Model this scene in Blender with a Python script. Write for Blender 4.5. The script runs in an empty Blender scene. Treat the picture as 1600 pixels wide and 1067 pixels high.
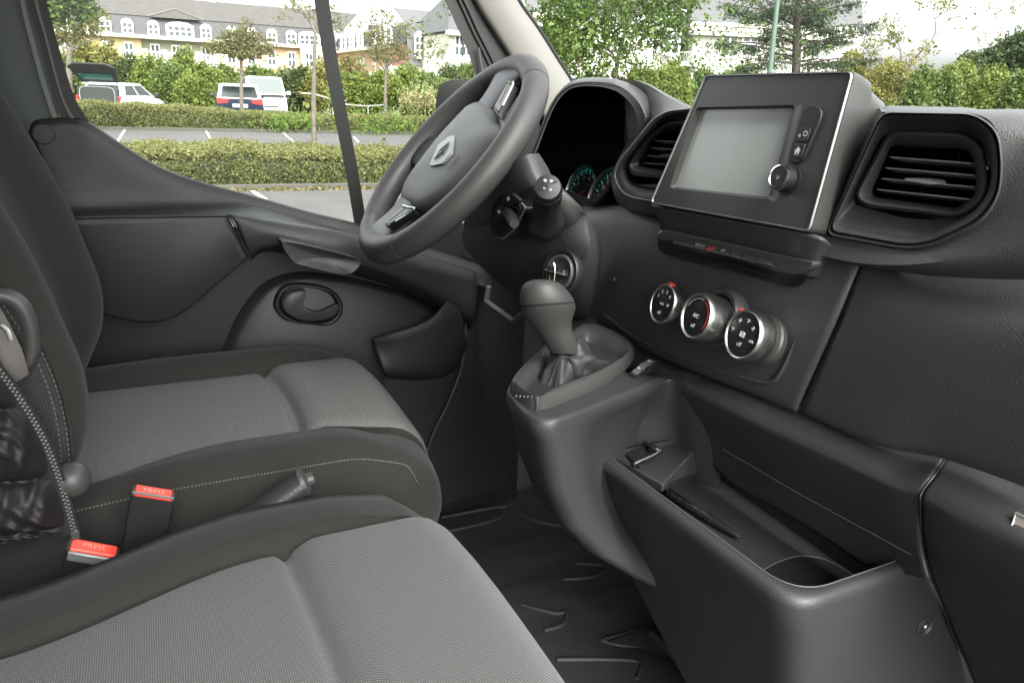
import bpy, bmesh, math, random
import numpy as np
from mathutils import Vector, Matrix
random.seed(7); rng = np.random.default_rng(7)
S = bpy.context.scene
COL = S.collection

# ------------------------------------------------------------------ camera
# van coordinates: x forward, y towards the driver's door, z up from the cab floor (the car park lies 0.68 m lower)
FPX = 1155.0; HEAD = math.radians(26.3); PIT = math.radians(18.6); ROL = math.radians(2.5)
CAM = Vector((0, 0, .97)); GZ = -.68
_fw = Vector((math.sin(HEAD)*math.cos(PIT), math.cos(HEAD)*math.cos(PIT), -math.sin(PIT)))
_r0 = Vector((math.cos(HEAD), -math.sin(HEAD), 0)); _u0 = _r0.cross(_fw)
_r = _r0*math.cos(ROL) + _u0*math.sin(ROL); _u = -_r0*math.sin(ROL) + _u0*math.cos(ROL)
cd = bpy.data.cameras.new('camera'); cam = bpy.data.objects.new('camera', cd); COL.objects.link(cam)
cd.sensor_width = 36; cd.lens = 36*FPX/1600; cd.clip_start = .02; cd.clip_end = 2000
cam.matrix_world = Matrix(((_r.x, _u.x, -_fw.x, CAM.x), (_r.y, _u.y, -_fw.y, CAM.y), (_r.z, _u.z, -_fw.z, CAM.z), (0, 0, 0, 1)))
S.camera = cam

# ------------------------------------------------------------------ sky, sun, exposure
SUN_EL = math.radians(46); SUN_AZ = math.radians(186)       # azimuth counted from +Y towards +X
w = bpy.data.worlds.new('World'); S.world = w; w.use_nodes = True
nt = w.node_tree; nt.nodes.clear()
sk = nt.nodes.new('ShaderNodeTexSky'); sk.sky_type = 'NISHITA'; sk.sun_disc = False
sk.sun_elevation = SUN_EL; sk.sun_rotation = SUN_AZ; sk.air_density = 1.0; sk.dust_density = 6.0; sk.ozone_density = 1.0
sk.altitude = 50
hs = nt.nodes.new('ShaderNodeHueSaturation'); hs.inputs['Saturation'].default_value = .14
bg = nt.nodes.new('ShaderNodeBackground'); bg.inputs['Strength'].default_value = .15
wo = nt.nodes.new('ShaderNodeOutputWorld')
nt.links.new(sk.outputs[0], hs.inputs['Color']); nt.links.new(hs.outputs[0], bg.inputs[0]); nt.links.new(bg.outputs[0], wo.inputs[0])
sl = bpy.data.lights.new('sun', 'SUN'); sl.energy = .5; sl.angle = math.radians(40); sl.color = (1, .975, .94)
so = bpy.data.objects.new('sun', sl); COL.objects.link(so)
_sd = Vector((math.sin(SUN_AZ)*math.cos(SUN_EL), math.cos(SUN_AZ)*math.cos(SUN_EL), math.sin(SUN_EL)))
so.rotation_euler = (-_sd).to_track_quat('-Z', 'Y').to_euler(); so.location = (-20, -8, 25)
S.view_settings.view_transform = 'Standard'; S.view_settings.look = 'None'; S.view_settings.gamma = 1
S.view_settings.exposure = 2.48
S.render.engine = 'CYCLES'
S.cycles.use_denoising = True; S.cycles.max_bounces = 10; S.cycles.diffuse_bounces = 5; S.cycles.glossy_bounces = 4
S.cycles.transmission_bounces = 6; S.cycles.transparent_max_bounces = 12; S.cycles.caustics_reflective = False; S.cycles.caustics_refractive = False
S.cycles.sample_clamp_indirect = 6

# ------------------------------------------------------------------ geometry helpers
def ray(px, py): return _fw + _r*((px-800)/FPX) + _u*((533.5-py)/FPX)
FH = Vector((math.sin(HEAD), math.cos(HEAD), 0)); RH = Vector((math.cos(HEAD), -math.sin(HEAD), 0))
def P(px, py, x=None, y=None, z=None, a=None, t=None):
    """the point that a pixel of the 1600 px photograph shows, on a plane of the place"""
    d = ray(px, py)
    if x is not None: k = (x-CAM.x)/d.x
    elif y is not None: k = (y-CAM.y)/d.y
    elif z is not None: k = (z-CAM.z)/d.z
    elif a is not None: k = a/(d.dot(FH))
    else: k = t/d.length
    return CAM + d*k
def PP(px, py, o, n):
    d = ray(px, py); return CAM + d*((o-CAM).dot(n)/d.dot(n))
def X(l): return [P(p[0], p[1], x=p[2]) for p in l]
def Y(l): return [P(p[0], p[1], y=p[2]) for p in l]
def Z(l): return [P(p[0], p[1], z=p[2]) for p in l]

def lerp(a, b, t): return a + (b-a)*t
def cr(pts, n, closed=False):
    """Catmull-Rom through pts, n steps per span"""
    K = len(pts); out = []
    for i in range(K if closed else K-1):
        if closed: a, b, c, d = pts[(i-1) % K], pts[i], pts[(i+1) % K], pts[(i+2) % K]
        else: a, b, c, d = pts[max(i-1, 0)], pts[i], pts[i+1], pts[min(i+2, K-1)]
        for k in range(n):
            t = k/n; t2 = t*t; t3 = t2*t
            out.append(.5*((2*b) + (c-a)*t + (2*a-5*b+4*c-d)*t2 + (3*b-a-3*c+d)*t3))
    if not closed: out.append(pts[-1].copy())
    return out
def dens(loop, m, idx):
    out = []
    for i, p in enumerate(loop):
        q = loop[(i+1) % len(loop)]; out += [lerp(p, q, k/m) for k in range(m)] if i in idx else [p]
    return out
def fil(pts, r, n=4, closed=True):
    """polyline with rounded corners; r a number or one per corner"""
    K = len(pts); out = []
    for i in range(K):
        p = pts[i]
        if not closed and i in (0, K-1): out.append(p.copy()); continue
        a, b = pts[i-1], pts[(i+1) % K]; rr = r[i] if isinstance(r, (list, tuple)) else r
        da, db = (a-p), (b-p); ra = min(rr, da.length*.48); rb = min(rr, db.length*.48)
        s, e = p+da.normalized()*ra, p+db.normalized()*rb
        for k in range(n+1):
            t = k/n; out.append(s*(1-t)**2 + p*2*t*(1-t) + e*t*t)
    return out
def resamp(pts, n, closed=False):
    q = list(pts)+([pts[0]] if closed else [])
    L = [0]
    for i in range(1, len(q)): L.append(L[-1]+(q[i]-q[i-1]).length)
    out = []; j = 0; m = n if closed else n-1
    for k in range(n):
        s = L[-1]*k/m
        while j < len(q)-2 and L[j+1] < s: j += 1
        f = (s-L[j])/max(L[j+1]-L[j], 1e-9); out.append(lerp(q[j], q[j+1], min(max(f, 0), 1)))
    return out

class MB:
    def __init__(s): s.v = []; s.f = []; s.uv = {}
    def add(s, vs, fs):
        o = len(s.v); s.v += [Vector(v) for v in vs]; s.f += [tuple(i+o for i in f) for f in fs]; return s
    def grid(s, rows, cu=False, cv=False, uv=False, cap0=False, cap1=False):
        n = len(rows[0]); m = len(rows); o = len(s.v)
        for r in rows: s.v += [Vector(p) for p in r]
        for j in range(m if cv else m-1):
            for i in range(n if cu else n-1):
                a, b = o+j*n+i, o+j*n+(i+1) % n; c, d = o+((j+1) % m)*n+(i+1) % n, o+((j+1) % m)*n+i
                s.f.append((a, b, c, d))
        if uv:
            V = 0
            for j in range(m):
                if j: V += (rows[j][n//2]-rows[j-1][n//2]).length
                U = 0
                for i in range(n):
                    if i: U += (rows[j][i]-rows[j][i-1]).length
                    s.uv[o+j*n+i] = (rows[j][i].y if uv == 'y' else U, V)
            for j in range(m if uv != 'y' else 0):       # centre each row so the weave runs straight
                h = s.uv[o+j*n+n//2][0]
                for i in range(n): q = s.uv[o+j*n+i]; s.uv[o+j*n+i] = (q[0]-h, q[1])
        if cap0: s.f.append(tuple(o+i for i in range(n)))
        if cap1: s.f.append(tuple(o+(m-1)*n+i for i in reversed(range(n))))
        return s
    def prism(s, loop, vec, cap=True):
        vec = Vector(vec); return s.grid([loop, [p+vec for p in loop]], cu=True, cap0=cap, cap1=cap)
    def box(s, c, d, R=None):
        c = Vector(c); vs = []
        for i in (-1, 1):
            for j in (-1, 1):
                for k in (-1, 1):
                    q = Vector((i*d[0]/2, j*d[1]/2, k*d[2]/2)); vs.append(c+(R @ q if R else q))
        return s.add(vs, [(0, 1, 3, 2), (4, 6, 7, 5), (0, 4, 5, 1), (2, 3, 7, 6), (0, 2, 6, 4), (1, 5, 7, 3)])
    def tube(s, path, r, n=8, closed=False, cap=True, flat=1.0, up=None):
        rings = []; K = len(path); prev = None
        for i, p in enumerate(path):
            a = path[(i-1) % K] if closed or i else p; b = path[(i+1) % K] if closed or i < K-1 else p
            t = (b-a).normalized()
            if prev is None:
                ref = Vector(up) if up else (Vector((0, 0, 1)) if abs(t.z) < .9 else Vector((1, 0, 0)))
            else: ref = Vector(up) if up else prev
            e1 = (ref - t*ref.dot(t)).normalized(); prev = e1; e2 = t.cross(e1)
            rr = r[i] if isinstance(r, (list, tuple)) else r
            rings.append([p + e1*math.cos(2*math.pi*k/n)*rr*flat + e2*math.sin(2*math.pi*k/n)*rr for k in range(n)])
        return s.grid(rings, cu=True, cv=closed, cap0=cap and not closed, cap1=cap and not closed)
    def lathe(s, o, ax, prof, n=32, e1=None, cap0=False, cap1=True):
        """prof: list of (radius, height along ax)"""
        ax = Vector(ax).normalized(); e1 = Vector(e1) if e1 else ax.orthogonal(); e1 = (e1-ax*e1.dot(ax)).normalized(); e2 = ax.cross(e1)
        return s.grid([[Vector(o)+ax*h+(e1*math.cos(2*math.pi*k/n)+e2*math.sin(2*math.pi*k/n))*r for k in range(n)] for r, h in prof], cu=True, cap0=cap0, cap1=cap1)
    def build(s, name, mat, parent=None, bevel=0, bseg=2, ang=35, sub=0, solid=0, off=-1, local=False, flat=False, weld=True):
        me = bpy.data.meshes.new(name)
        o = Vector((0, 0, 0)) if (local or parent is None) else parent_loc(parent)
        me.from_pydata([tuple(v-o) for v in s.v], [], s.f)
        if s.uv:
            ul = me.uv_layers.new(name='UVMap')
            for lp in me.loops: ul.data[lp.index].uv = s.uv.get(lp.vertex_index, (0, 0))
        bm = bmesh.new(); bm.from_mesh(me)
        if weld: bmesh.ops.remove_doubles(bm, verts=bm.verts, dist=1e-6)
        bmesh.ops.recalc_face_normals(bm, faces=bm.faces); bm.to_mesh(me); bm.free()
        if not flat:
            me.shade_smooth(); me.set_sharp_from_angle(angle=math.radians(ang))
        ob = bpy.data.objects.new(name, me); COL.objects.link(ob)
        for m in (mat if isinstance(mat, (list, tuple)) else [mat]): me.materials.append(m)
        if parent: ob.parent = parent
        if solid:
            md = ob.modifiers.new('s', 'SOLIDIFY'); md.thickness = solid; md.offset = off
        if bevel:
            md = ob.modifiers.new('b', 'BEVEL'); md.width = bevel; md.segments = bseg; md.limit_method = 'ANGLE'; md.angle_limit = math.radians(40)
            md.harden_normals = False
        if sub:
            md = ob.modifiers.new('u', 'SUBSURF'); md.levels = sub; md.render_levels = sub
        return ob
def parent_loc(p):
    v = Vector((0, 0, 0))
    while p: v = v + p.location; p = p.parent
    return v
def raw_mesh(name, V, Fq, mat, parent=None, smooth=False):
    """numpy verts and quads/tris straight to a mesh"""
    me = bpy.data.meshes.new(name); nf, k = Fq.shape
    me.vertices.add(len(V)); me.vertices.foreach_set('co', np.asarray(V, dtype=np.float32).ravel())
    me.loops.add(nf*k); me.loops.foreach_set('vertex_index', Fq.astype(np.int32).ravel())
    me.polygons.add(nf); me.polygons.foreach_set('loop_start', np.arange(0, nf*k, k, dtype=np.int32))
    me.update(calc_edges=True); me.validate()
    me.materials.append(mat); ob = bpy.data.objects.new(name, me); COL.objects.link(ob)
    if smooth: me.shade_smooth()
    if parent: ob.parent = parent
    return ob
def thing(name, label, cat, loc=(0, 0, 0), group=None, rz=0):
    o = bpy.data.objects.new(name, None); COL.objects.link(o); o.location = loc; o.rotation_euler = (0, 0, rz); o.empty_display_size = .1
    return tag(o, label, cat, group)
def tag(o, label, cat, group=None):
    o['label'] = label; o['category'] = cat
    if group: o['group'] = group
    return o
def struct(o): o['kind'] = 'structure'; return o
def stuff(o): o['kind'] = 'stuff'; return o
def lb(o, l): o['label'] = l; return o
def copy_tree(o, parent=None):
    c = o.copy(); COL.objects.link(c); c.parent = parent
    for ch in list(o.children): copy_tree(ch, c)
    return c
def text(name, s, size, o, ux, uy, mat, parent, ext=.0002, align='CENTER', bold=0):
    """flat lettering as real geometry: o centre, ux/uy the writing's right and up"""
    cu = bpy.data.curves.new(name, 'FONT'); cu.body = s; cu.size = size; cu.extrude = ext; cu.align_x = align; cu.align_y = 'CENTER'; cu.resolution_u = 3; cu.offset = bold
    t = bpy.data.objects.new(name, cu); COL.objects.link(t)
    dg = bpy.context.evaluated_depsgraph_get(); me = bpy.data.meshes.new_from_object(t.evaluated_get(dg)); bpy.data.objects.remove(t)
    ux = Vector(ux).normalized(); uy = (Vector(uy)-ux*Vector(uy).dot(ux)).normalized(); uz = ux.cross(uy)
    M = Matrix(((ux.x, uy.x, uz.x), (ux.y, uy.y, uz.y), (ux.z, uy.z, uz.z))); pl = parent_loc(parent) if parent else Vector()
    for v in me.vertices: v.co = M @ v.co + Vector(o) - pl
    me.materials.clear(); me.materials.append(mat)
    ob = bpy.data.objects.new(name, me); COL.objects.link(ob)
    if parent: ob.parent = parent
    return ob
def basis(n, up=(0, 0, 1)):
    n = Vector(n).normalized(); ux = Vector(up).cross(n).normalized(); return ux, n.cross(ux), n

# ------------------------------------------------------------------ materials
def mat(name, col, rough=.5, metal=0, spec=.5, grain=0, gscale=900, gstr=.25, mott=0, mscale=8, gtype='voronoi', coat=0, alpha=None, emit=None, es=0, sheen=0, rvar=0):
    m = bpy.data.materials.new(name); m.use_nodes = True; nt = m.node_tree; b = nt.nodes['Principled BSDF']; L = nt.links.new
    b.inputs['Base Color'].default_value = (*col, 1); b.inputs['Roughness'].default_value = rough; b.inputs['Metallic'].default_value = metal
    b.inputs['Specular IOR Level'].default_value = spec
    if coat: b.inputs['Coat Weight'].default_value = coat; b.inputs['Coat Roughness'].default_value = .05
    if sheen: b.inputs['Sheen Weight'].default_value = sheen; b.inputs['Sheen Roughness'].default_value = .5
    if emit: b.inputs['Emission Color'].default_value = (*emit, 1); b.inputs['Emission Strength'].default_value = es
    tc = nt.nodes.new('ShaderNodeTexCoord')
    if grain:
        if gtype == 'voronoi': t = nt.nodes.new('ShaderNodeTexVoronoi'); t.feature = 'SMOOTH_F1'; t.inputs['Scale'].default_value = gscale; out = t.outputs['Distance']
        else: t = nt.nodes.new('ShaderNodeTexNoise'); t.inputs['Scale'].default_value = gscale; t.inputs['Detail'].default_value = 3; out = t.outputs['Fac']
        L(tc.outputs['Object'], t.inputs['Vector'])
        bp = nt.nodes.new('ShaderNodeBump'); bp.inputs['Strength'].default_value = gstr; bp.inputs['Distance'].default_value = grain
        L(out, bp.inputs['Height']); L(bp.outputs[0], b.inputs['Normal'])
    if mott or rvar:
        n = nt.nodes.new('ShaderNodeTexNoise'); n.inputs['Scale'].default_value = mscale; n.inputs['Detail'].default_value = 6; n.inputs['Roughness'].default_value = .65
        L(tc.outputs['Object'], n.inputs['Vector'])
        if mott:
            r = nt.nodes.new('ShaderNodeMapRange'); r.inputs['From Min'].default_value = .3; r.inputs['From Max'].default_value = .7
            r.inputs['To Min'].default_value = 1-mott; r.inputs['To Max'].default_value = 1+mott
            mx = nt.nodes.new('ShaderNodeVectorMath'); mx.operation = 'SCALE'; mx.inputs[0].default_value = col
            L(n.outputs['Fac'], r.inputs['Value']); L(r.outputs[0], mx.inputs['Scale']); L(mx.outputs[0], b.inputs['Base Color'])
        if rvar:
            r = nt.nodes.new('ShaderNodeMapRange'); r.inputs['From Min'].default_value = .3; r.inputs['From Max'].default_value = .7
            r.inputs['To Min'].default_value = rough-rvar; r.inputs['To Max'].default_value = rough+rvar
            L(n.outputs['Fac'], r.inputs['Value']); L(r.outputs[0], b.inputs['Roughness'])
    return m
def weave(name, ca, cb, pu=.0035, pv=.0026, rough=.9, skew=.5, bump=.0006):
    """woven cloth: short light dashes stepping diagonally over a dark ground, in metres of the cloth's own UV"""
    m = bpy.data.materials.new(name); m.use_nodes = True; nt = m.node_tree; b = nt.nodes['Principled BSDF']; L = nt.links.new; N = nt.nodes.new
    b.inputs['Roughness'].default_value = rough; b.inputs['Specular IOR Level'].default_value = .2; b.inputs['Sheen Weight'].default_value = .15
    tc = N('ShaderNodeTexCoord'); sp = N('ShaderNodeSeparateXYZ'); L(tc.outputs['UV'], sp.inputs[0])
    def M(op, a, bb=None):
        n = N('ShaderNodeMath'); n.operation = op
        for k, q in enumerate((a, bb)):
            if q is None: continue
            if isinstance(q, (int, float)): n.inputs[k].default_value = q
            else: L(q, n.inputs[k])
        return n.outputs[0]
    wob = N('ShaderNodeTexNoise'); wob.inputs['Scale'].default_value = 120; L(tc.outputs['UV'], wob.inputs['Vector'])
    U = M('MULTIPLY', sp.outputs[0], 1/pu); V = M('ADD', M('MULTIPLY', sp.outputs[1], 1/pv), M('MULTIPLY', wob.outputs['Fac'], .5))
    row = M('FLOOR', V); sh = M('MULTIPLY', row, skew)
    a = M('SINE', M('MULTIPLY', M('ADD', U, sh), 2*math.pi)); c = M('SINE', M('MULTIPLY', M('FRACT', V), math.pi))
    f = M('MULTIPLY', M('ADD', M('MULTIPLY', a, .5), .5), c)
    nz = N('ShaderNodeTexNoise'); nz.inputs['Scale'].default_value = 900; L(tc.outputs['UV'], nz.inputs['Vector'])
    f2 = M('ADD', f, M('MULTIPLY', M('SUBTRACT', nz.outputs['Fac'], .5), .5))
    cl = N('ShaderNodeClamp'); L(f2, cl.inputs[0])
    mx = N('ShaderNodeMix'); mx.data_type = 'RGBA'; mx.inputs['A'].default_value = (*ca, 1); mx.inputs['B'].default_value = (*cb, 1); L(cl.outputs[0], mx.inputs['Factor'])
    L(mx.outputs['Result'], b.inputs['Base Color'])
    bp = N('ShaderNodeBump'); bp.inputs['Distance'].default_value = bump; bp.inputs['Strength'].default_value = .6; L(f, bp.inputs['Height']); L(bp.outputs[0], b.inputs['Normal'])
    return m
def glass_mat(name, tint=(1, 1, 1), refl=1.0):
    m = bpy.data.materials.new(name); m.use_nodes = True; nt = m.node_tree; nt.nodes.clear(); N = nt.nodes.new
    tr = N('ShaderNodeBsdfTransparent'); tr.inputs[0].default_value = (*tint, 1); gl = N('ShaderNodeBsdfGlossy'); gl.inputs['Roughness'].default_value = .02
    fr = N('ShaderNodeFresnel'); fr.inputs[0].default_value = 1.35; mu = N('ShaderNodeMath'); mu.operation = 'MULTIPLY'; mu.inputs[1].default_value = refl
    mx = N('ShaderNodeMixShader'); o = N('ShaderNodeOutputMaterial')
    nt.links.new(fr.outputs[0], mu.inputs[0]); nt.links.new(mu.outputs[0], mx.inputs[0]); nt.links.new(tr.outputs[0], mx.inputs[1]); nt.links.new(gl.outputs[0], mx.inputs[2]); nt.links.new(mx.outputs[0], o.inputs[0])
    return m
def leafmat(name, c1, c2, trans=.35):
    m = bpy.data.materials.new(name); m.use_nodes = True; nt = m.node_tree; b = nt.nodes['Principled BSDF']; N = nt.nodes.new; L = nt.links.new
    tc = N('ShaderNodeTexCoord'); n = N('ShaderNodeTexNoise'); n.inputs['Scale'].default_value = 1.3; n.inputs['Detail'].default_value = 8; n.inputs['Roughness'].default_value = .8; L(tc.outputs['Object'], n.inputs['Vector'])
    cr_ = N('ShaderNodeValToRGB'); cr_.color_ramp.elements[0].position = .36; cr_.color_ramp.elements[1].position = .64
    cr_.color_ramp.elements[0].color = (*c1, 1); cr_.color_ramp.elements[1].color = (*c2, 1); L(n.outputs['Fac'], cr_.inputs[0]); L(cr_.outputs[0], b.inputs['Base Color'])
    b.inputs['Roughness'].default_value = .6; b.inputs['Specular IOR Level'].default_value = .3
    t = N('ShaderNodeBsdfTranslucent'); L(cr_.outputs[0], t.inputs[0]); mx = N('ShaderNodeMixShader'); mx.inputs[0].default_value = trans
    o = nt.nodes['Material Output']; L(b.outputs[0], mx.inputs[1]); L(t.outputs[0], mx.inputs[2]); L(mx.outputs[0], o.inputs[0])
    return m

PL = mat('dash_plastic', (.054, .0545, .0555), .44, grain=.0010, gscale=760, gstr=.5, rvar=.06)
PS = mat('smooth_plastic', (.050, .0505, .049), .42, grain=.0003, gscale=1500, gstr=.2, rvar=.05, mscale=20)
PG = mat('pebbled_plastic', (.050, .0505, .050), .45, grain=.0009, gscale=820, gstr=.4)
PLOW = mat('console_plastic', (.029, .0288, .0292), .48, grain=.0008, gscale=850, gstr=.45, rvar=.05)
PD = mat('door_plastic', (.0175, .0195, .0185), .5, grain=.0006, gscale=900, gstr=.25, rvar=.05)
SLT = mat('slat_glint_grey', (.34, .34, .34), .3)  # pale grey puts the glints along the slat edges into the colour
BLK = mat('black_plastic', (.012, .012, .013), .45)
GLB = mat('gloss_black', (.012, .012, .013), .22, coat=.3)
VOID = mat('dark_void', (.006, .006, .007), .8)
PIL = mat('pillar_trim', (.145, .14, .128), .8, grain=.0004, gscale=1200)
CHR = mat('satin_chrome', (.42, .42, .41), .32, metal=1)
CHR2 = mat('bright_chrome', (.78, .78, .78), .15, metal=1)
EDGE = mat('satin_edge_trim', (.26, .27, .265), .35, metal=.6)
RED = mat('red_marker', (.55, .04, .02), .45)
BRED = mat('buckle_red', (.85, .06, .03), .35, coat=.2)
WHT = mat('white_print', (.55, .55, .55), .6)
GRY = mat('grey_print', (.25, .25, .25), .6)
SEATL = weave('seat_insert_cloth', (.036, .0375, .0365), (.165, .17, .165), pu=.0026, pv=.0019)
SEATD = mat('seat_bolster_cloth', (.028, .0275, .0255), 1, grain=.0007, gscale=900, gstr=.7, sheen=.08, spec=.05, mott=.12, mscale=400)
MESH = weave('seat_mesh_cloth', (.022, .022, .022), (.06, .06, .058), pu=.003, pv=.003)
SEATL2 = mat('seat_insert_cloth_driver', (.138, .140, .135), .95, grain=.0006, gscale=1100, gstr=.8, gtype='noise', spec=.1, mott=.42, mscale=520)
THR = mat('stitch_thread', (.17, .17, .16), .8)
SEDGE = mat('soft_plastic_edge', (.085, .085, .083), .45)
LEA = mat('gaiter_leather', (.026, .026, .026), .58, grain=.0005, gscale=800, gstr=.4)
WLE = mat('wheel_leather', (.046, .045, .044), .5, grain=.0004, gscale=1300, gstr=.3, rvar=.04)
KNB = mat('knob_leather', (.044, .0435, .042), .5, grain=.0002, gscale=1500, gstr=.2)
RUB = mat('rubber_mat', (.030, .033, .030), .62, grain=.001, gscale=60, gstr=.3, gtype='noise', rvar=.12, mscale=14)
CARP = mat('carpet', (.03, .03, .03), 1, grain=.003, gscale=350, gstr=1, gtype='noise')
# ================================================================== DASHBOARD
def zc(ox, oy, s, l):                     # enlarged-view coordinates back to photograph pixels
    return [(ox+p[0]/s, oy+p[1]/s) + tuple(p[2:]) for p in l]
DL = P(1000, 300, x=.62)
dash = thing('dashboard', 'dark grey grained plastic dashboard across the cab with air vents and round climate knobs', 'dashboard', (.8, .6, .7))

# centre panel and glovebox panel: two moulded skins with a recessed seam between them
def skin(name, rows, m, par, nu=6, nv=6, solid=.004, **k):
    R = [cr(r, nu) for r in rows]
    C_ = [cr([R[j][i] for j in range(len(R))], nv) for i in range(len(R[0]))]
    return MB().grid([list(c) for c in zip(*C_)]).build(name, m, par, solid=solid, off=0, ang=60, **k)
cp = skin('centre_panel', [X([(880, 322, .665), (985, 322, .64), (1100, 330, .635), (1230, 360, .635), (1349, 402, .637)]),
      X([(890, 345, .640), (985, 358, .618), (1095, 380, .612), (1230, 395, .612), (1343, 417, .626)]),
      X([(895, 410, .628), (985, 440, .607), (1090, 462, .602), (1200, 488, .603), (1303, 510, .612)]),
      X([(893, 462, .630), (985, 520, .615), (1090, 566, .612), (1170, 596, .614), (1250, 629, .623)]),
      X([(893, 478, .650), (985, 534, .630), (1090, 583, .625), (1170, 611, .627), (1247, 640, .634)])], PL, dash)
gp = skin('glovebox_panel', [X([(1352, 404, .640), (1420, 422, .650), (1500, 425, .655), (1660, 424, .66)]),
      X([(1346, 420, .627), (1420, 438, .632), (1500, 446, .632), (1660, 452, .632)]),
      X([(1322, 478, .618), (1410, 495, .612), (1500, 505, .608), (1660, 520, .605)]),
      X([(1290, 552, .617), (1390, 580, .613), (1500, 600, .612), (1660, 625, .612)]),
      X([(1255, 631, .626), (1370, 679, .630), (1470, 690, .632), (1660, 745, .632)]),
      X([(1252, 642, .638), (1370, 692, .642), (1480, 715, .645), (1660, 778, .645)])], PL, dash)
# dark carrier behind the seams
MB().grid([X([(860, 330, .70), (1700, 225, .70)]), X([(860, 350, .68), (1700, 420, .68)]), X([(860, 470, .67), (1700, 800, .67)])]).build('carrier', VOID, dash)
# soft raised line that frames the climate controls
MB().tube(cr(X([(945, 492, .6155), (1000, 531, .6145), (1090, 566, .612), (1170, 592, .612), (1205, 596, .6115), (1222, 578, .6105), (1243, 532, .609), (1262, 488, .609)]), 6), .0028, 8).build('frame_line', PL, dash, ang=80)

# ---- dash top: two crests seen over the vents
MB().grid([cr(r, 6) for r in [
    X([(1377, 175, .6005), (1450, 176, .6005), (1522, 178, .6005), (1557, 203, .6005), (1566, 262, .6005), (1560, 311, .6005), (1532, 349, .6005), (1456, 386, .6005), (1412, 390, .6005), (1350, 380, .6005), (1287, 367, .6005)]),
    X([(1376, 172, .612), (1450, 173, .612), (1526, 174, .612), (1572, 192, .606), (1600, 230, .606), (1620, 290, .601), (1615, 345, .598), (1560, 390, .595), (1440, 412, .592), (1350, 412, .594), (1275, 398, .595)]),
    X([(1374, 170, .64), (1450, 171, .64), (1530, 173, .64), (1600, 180, .63), (1660, 230, .61), (1680, 290, .602), (1680, 350, .598), (1660, 400, .596), (1440, 424, .597), (1350, 414, .605), (1280, 404, .61)]),
    X([(1374, 167, .80), (1440, 169, .80), (1520, 171, .80), (1640, 175, .80), (1760, 230, .64), (1800, 290, .62), (1800, 350, .62), (1720, 430, .62), (1500, 434, .626), (1350, 418, .64), (1285, 408, .64)])]]).build('upper_trim', PG, dash, ang=60)
# dash top sheet towards the windscreen
MB().grid([[Vector((.76, 1.44, .930)), Vector((.76, .50, .955)), Vector((.76, -.3, .950))], [Vector((.88, 1.46, .925)), Vector((.88, .50, .950)), Vector((.88, -.3, .948))], [Vector((1.12, 1.46, .86)), Vector((1.15, .50, .86)), Vector((1.12, -.3, .86))]]).build('top_pad', PG, dash)
# crest between the binnacle and the screen
MB().grid([cr(r, 6) for r in [
    X([(965, 122, .70), (1005, 131, .665), (1040, 150, .645), (1070, 165, .64), (1110, 180, .64)]),
    X([(975, 150, .69), (1015, 158, .650), (1045, 168, .628), (1075, 174, .625), (1110, 190, .625)]),
    X([(980, 200, .68), (1012, 190, .645), (1045, 176, .612), (1075, 180, .61), (1110, 198, .61)]),
    X([(985, 240, .68), (1015, 215, .665), (1050, 198, .64), (1080, 202, .64), (1115, 220, .64)])]] ).build('crest', PG, dash)
MB().grid([cr(X([(985, 123, .66), (1010, 132, .655), (1040, 150, .645), (1070, 165, .64), (1110, 180, .64)]), 6), cr(X([(975, 121, .80), (1010, 130, .80), (1040, 146, .80), (1070, 162, .80), (1110, 178, .80)]), 6)]).build('crest_top', PG, dash)

def loops(name, L, r, m, par, closed=True, n=4, cap=None, ang=45, **k):
    """skin through matching closed loops of pixel points (px, py, x)"""
    q = MB(); rows = [fil(X(l), rr, n) for l, rr in zip(L, r)]
    q.grid(rows, cu=True, cap1=bool(cap)); return q.build(name, m, par, ang=ang, **k)
# ---- right air vent
zr = lambda l: zc(1000, 0, 2.6667, l)
def withx(l, x): return [(a, b, x) for a, b in l]
Lo = zr([(1005, 462), (1400, 470), (1500, 545), (1515, 700), (1500, 830), (1425, 935), (1215, 1035), (1100, 1045), (765, 985)])
L1 = zr([(1010, 484), (1385, 490), (1472, 560), (1488, 700), (1474, 812), (1400, 905), (1205, 1000), (1100, 1010), (795, 955)])
L2 = zr([(1014, 500), (1375, 505), (1456, 570), (1470, 700), (1456, 802), (1385, 892), (1200, 985), (1100, 992), (812, 940)])
L3 = zr([(1010, 560), (1350, 555), (1432, 600), (1452, 700), (1440, 790), (1350, 900), (1200, 918), (1080, 905), (885, 850)])
def blend(A, B, t): return [(lerp(a[0], b[0], t), lerp(a[1], b[1], t)) for a, b in zip(A, B)]
av = loops('air_vent', [withx(blend(Lo, L1, -1.0), .64), withx(Lo, .6002), withx(blend(Lo, L1, .30), .5965), withx(blend(Lo, L1, .60), .602), withx(blend(Lo, L1, .85), .598), withx(blend(L1, L2, .5), .602), withx(L2, .609), withx(L3, .619)], [.012, .012, .011, .011, .011, .010, .010, .008], PS, dash); av['label'] = 'black right-hand air vent beside the screen'
F0 = [(1035, 548), (1350, 556), (1425, 612), (1452, 740), (1436, 835), (1332, 908), (935, 862), (890, 815)]
F1 = [(1042, 560), (1345, 568), (1415, 620), (1441, 740), (1427, 828), (1328, 896), (945, 850), (903, 815)]
F2 = [(1044, 590), (1350, 600), (1395, 635), (1420, 740), (1412, 820), (1325, 880), (970, 832), (948, 810)]
F3 = [(1046, 608), (1355, 622), (1385, 650), (1402, 740), (1398, 812), (1320, 868), (978, 822), (965, 800)]
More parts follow.
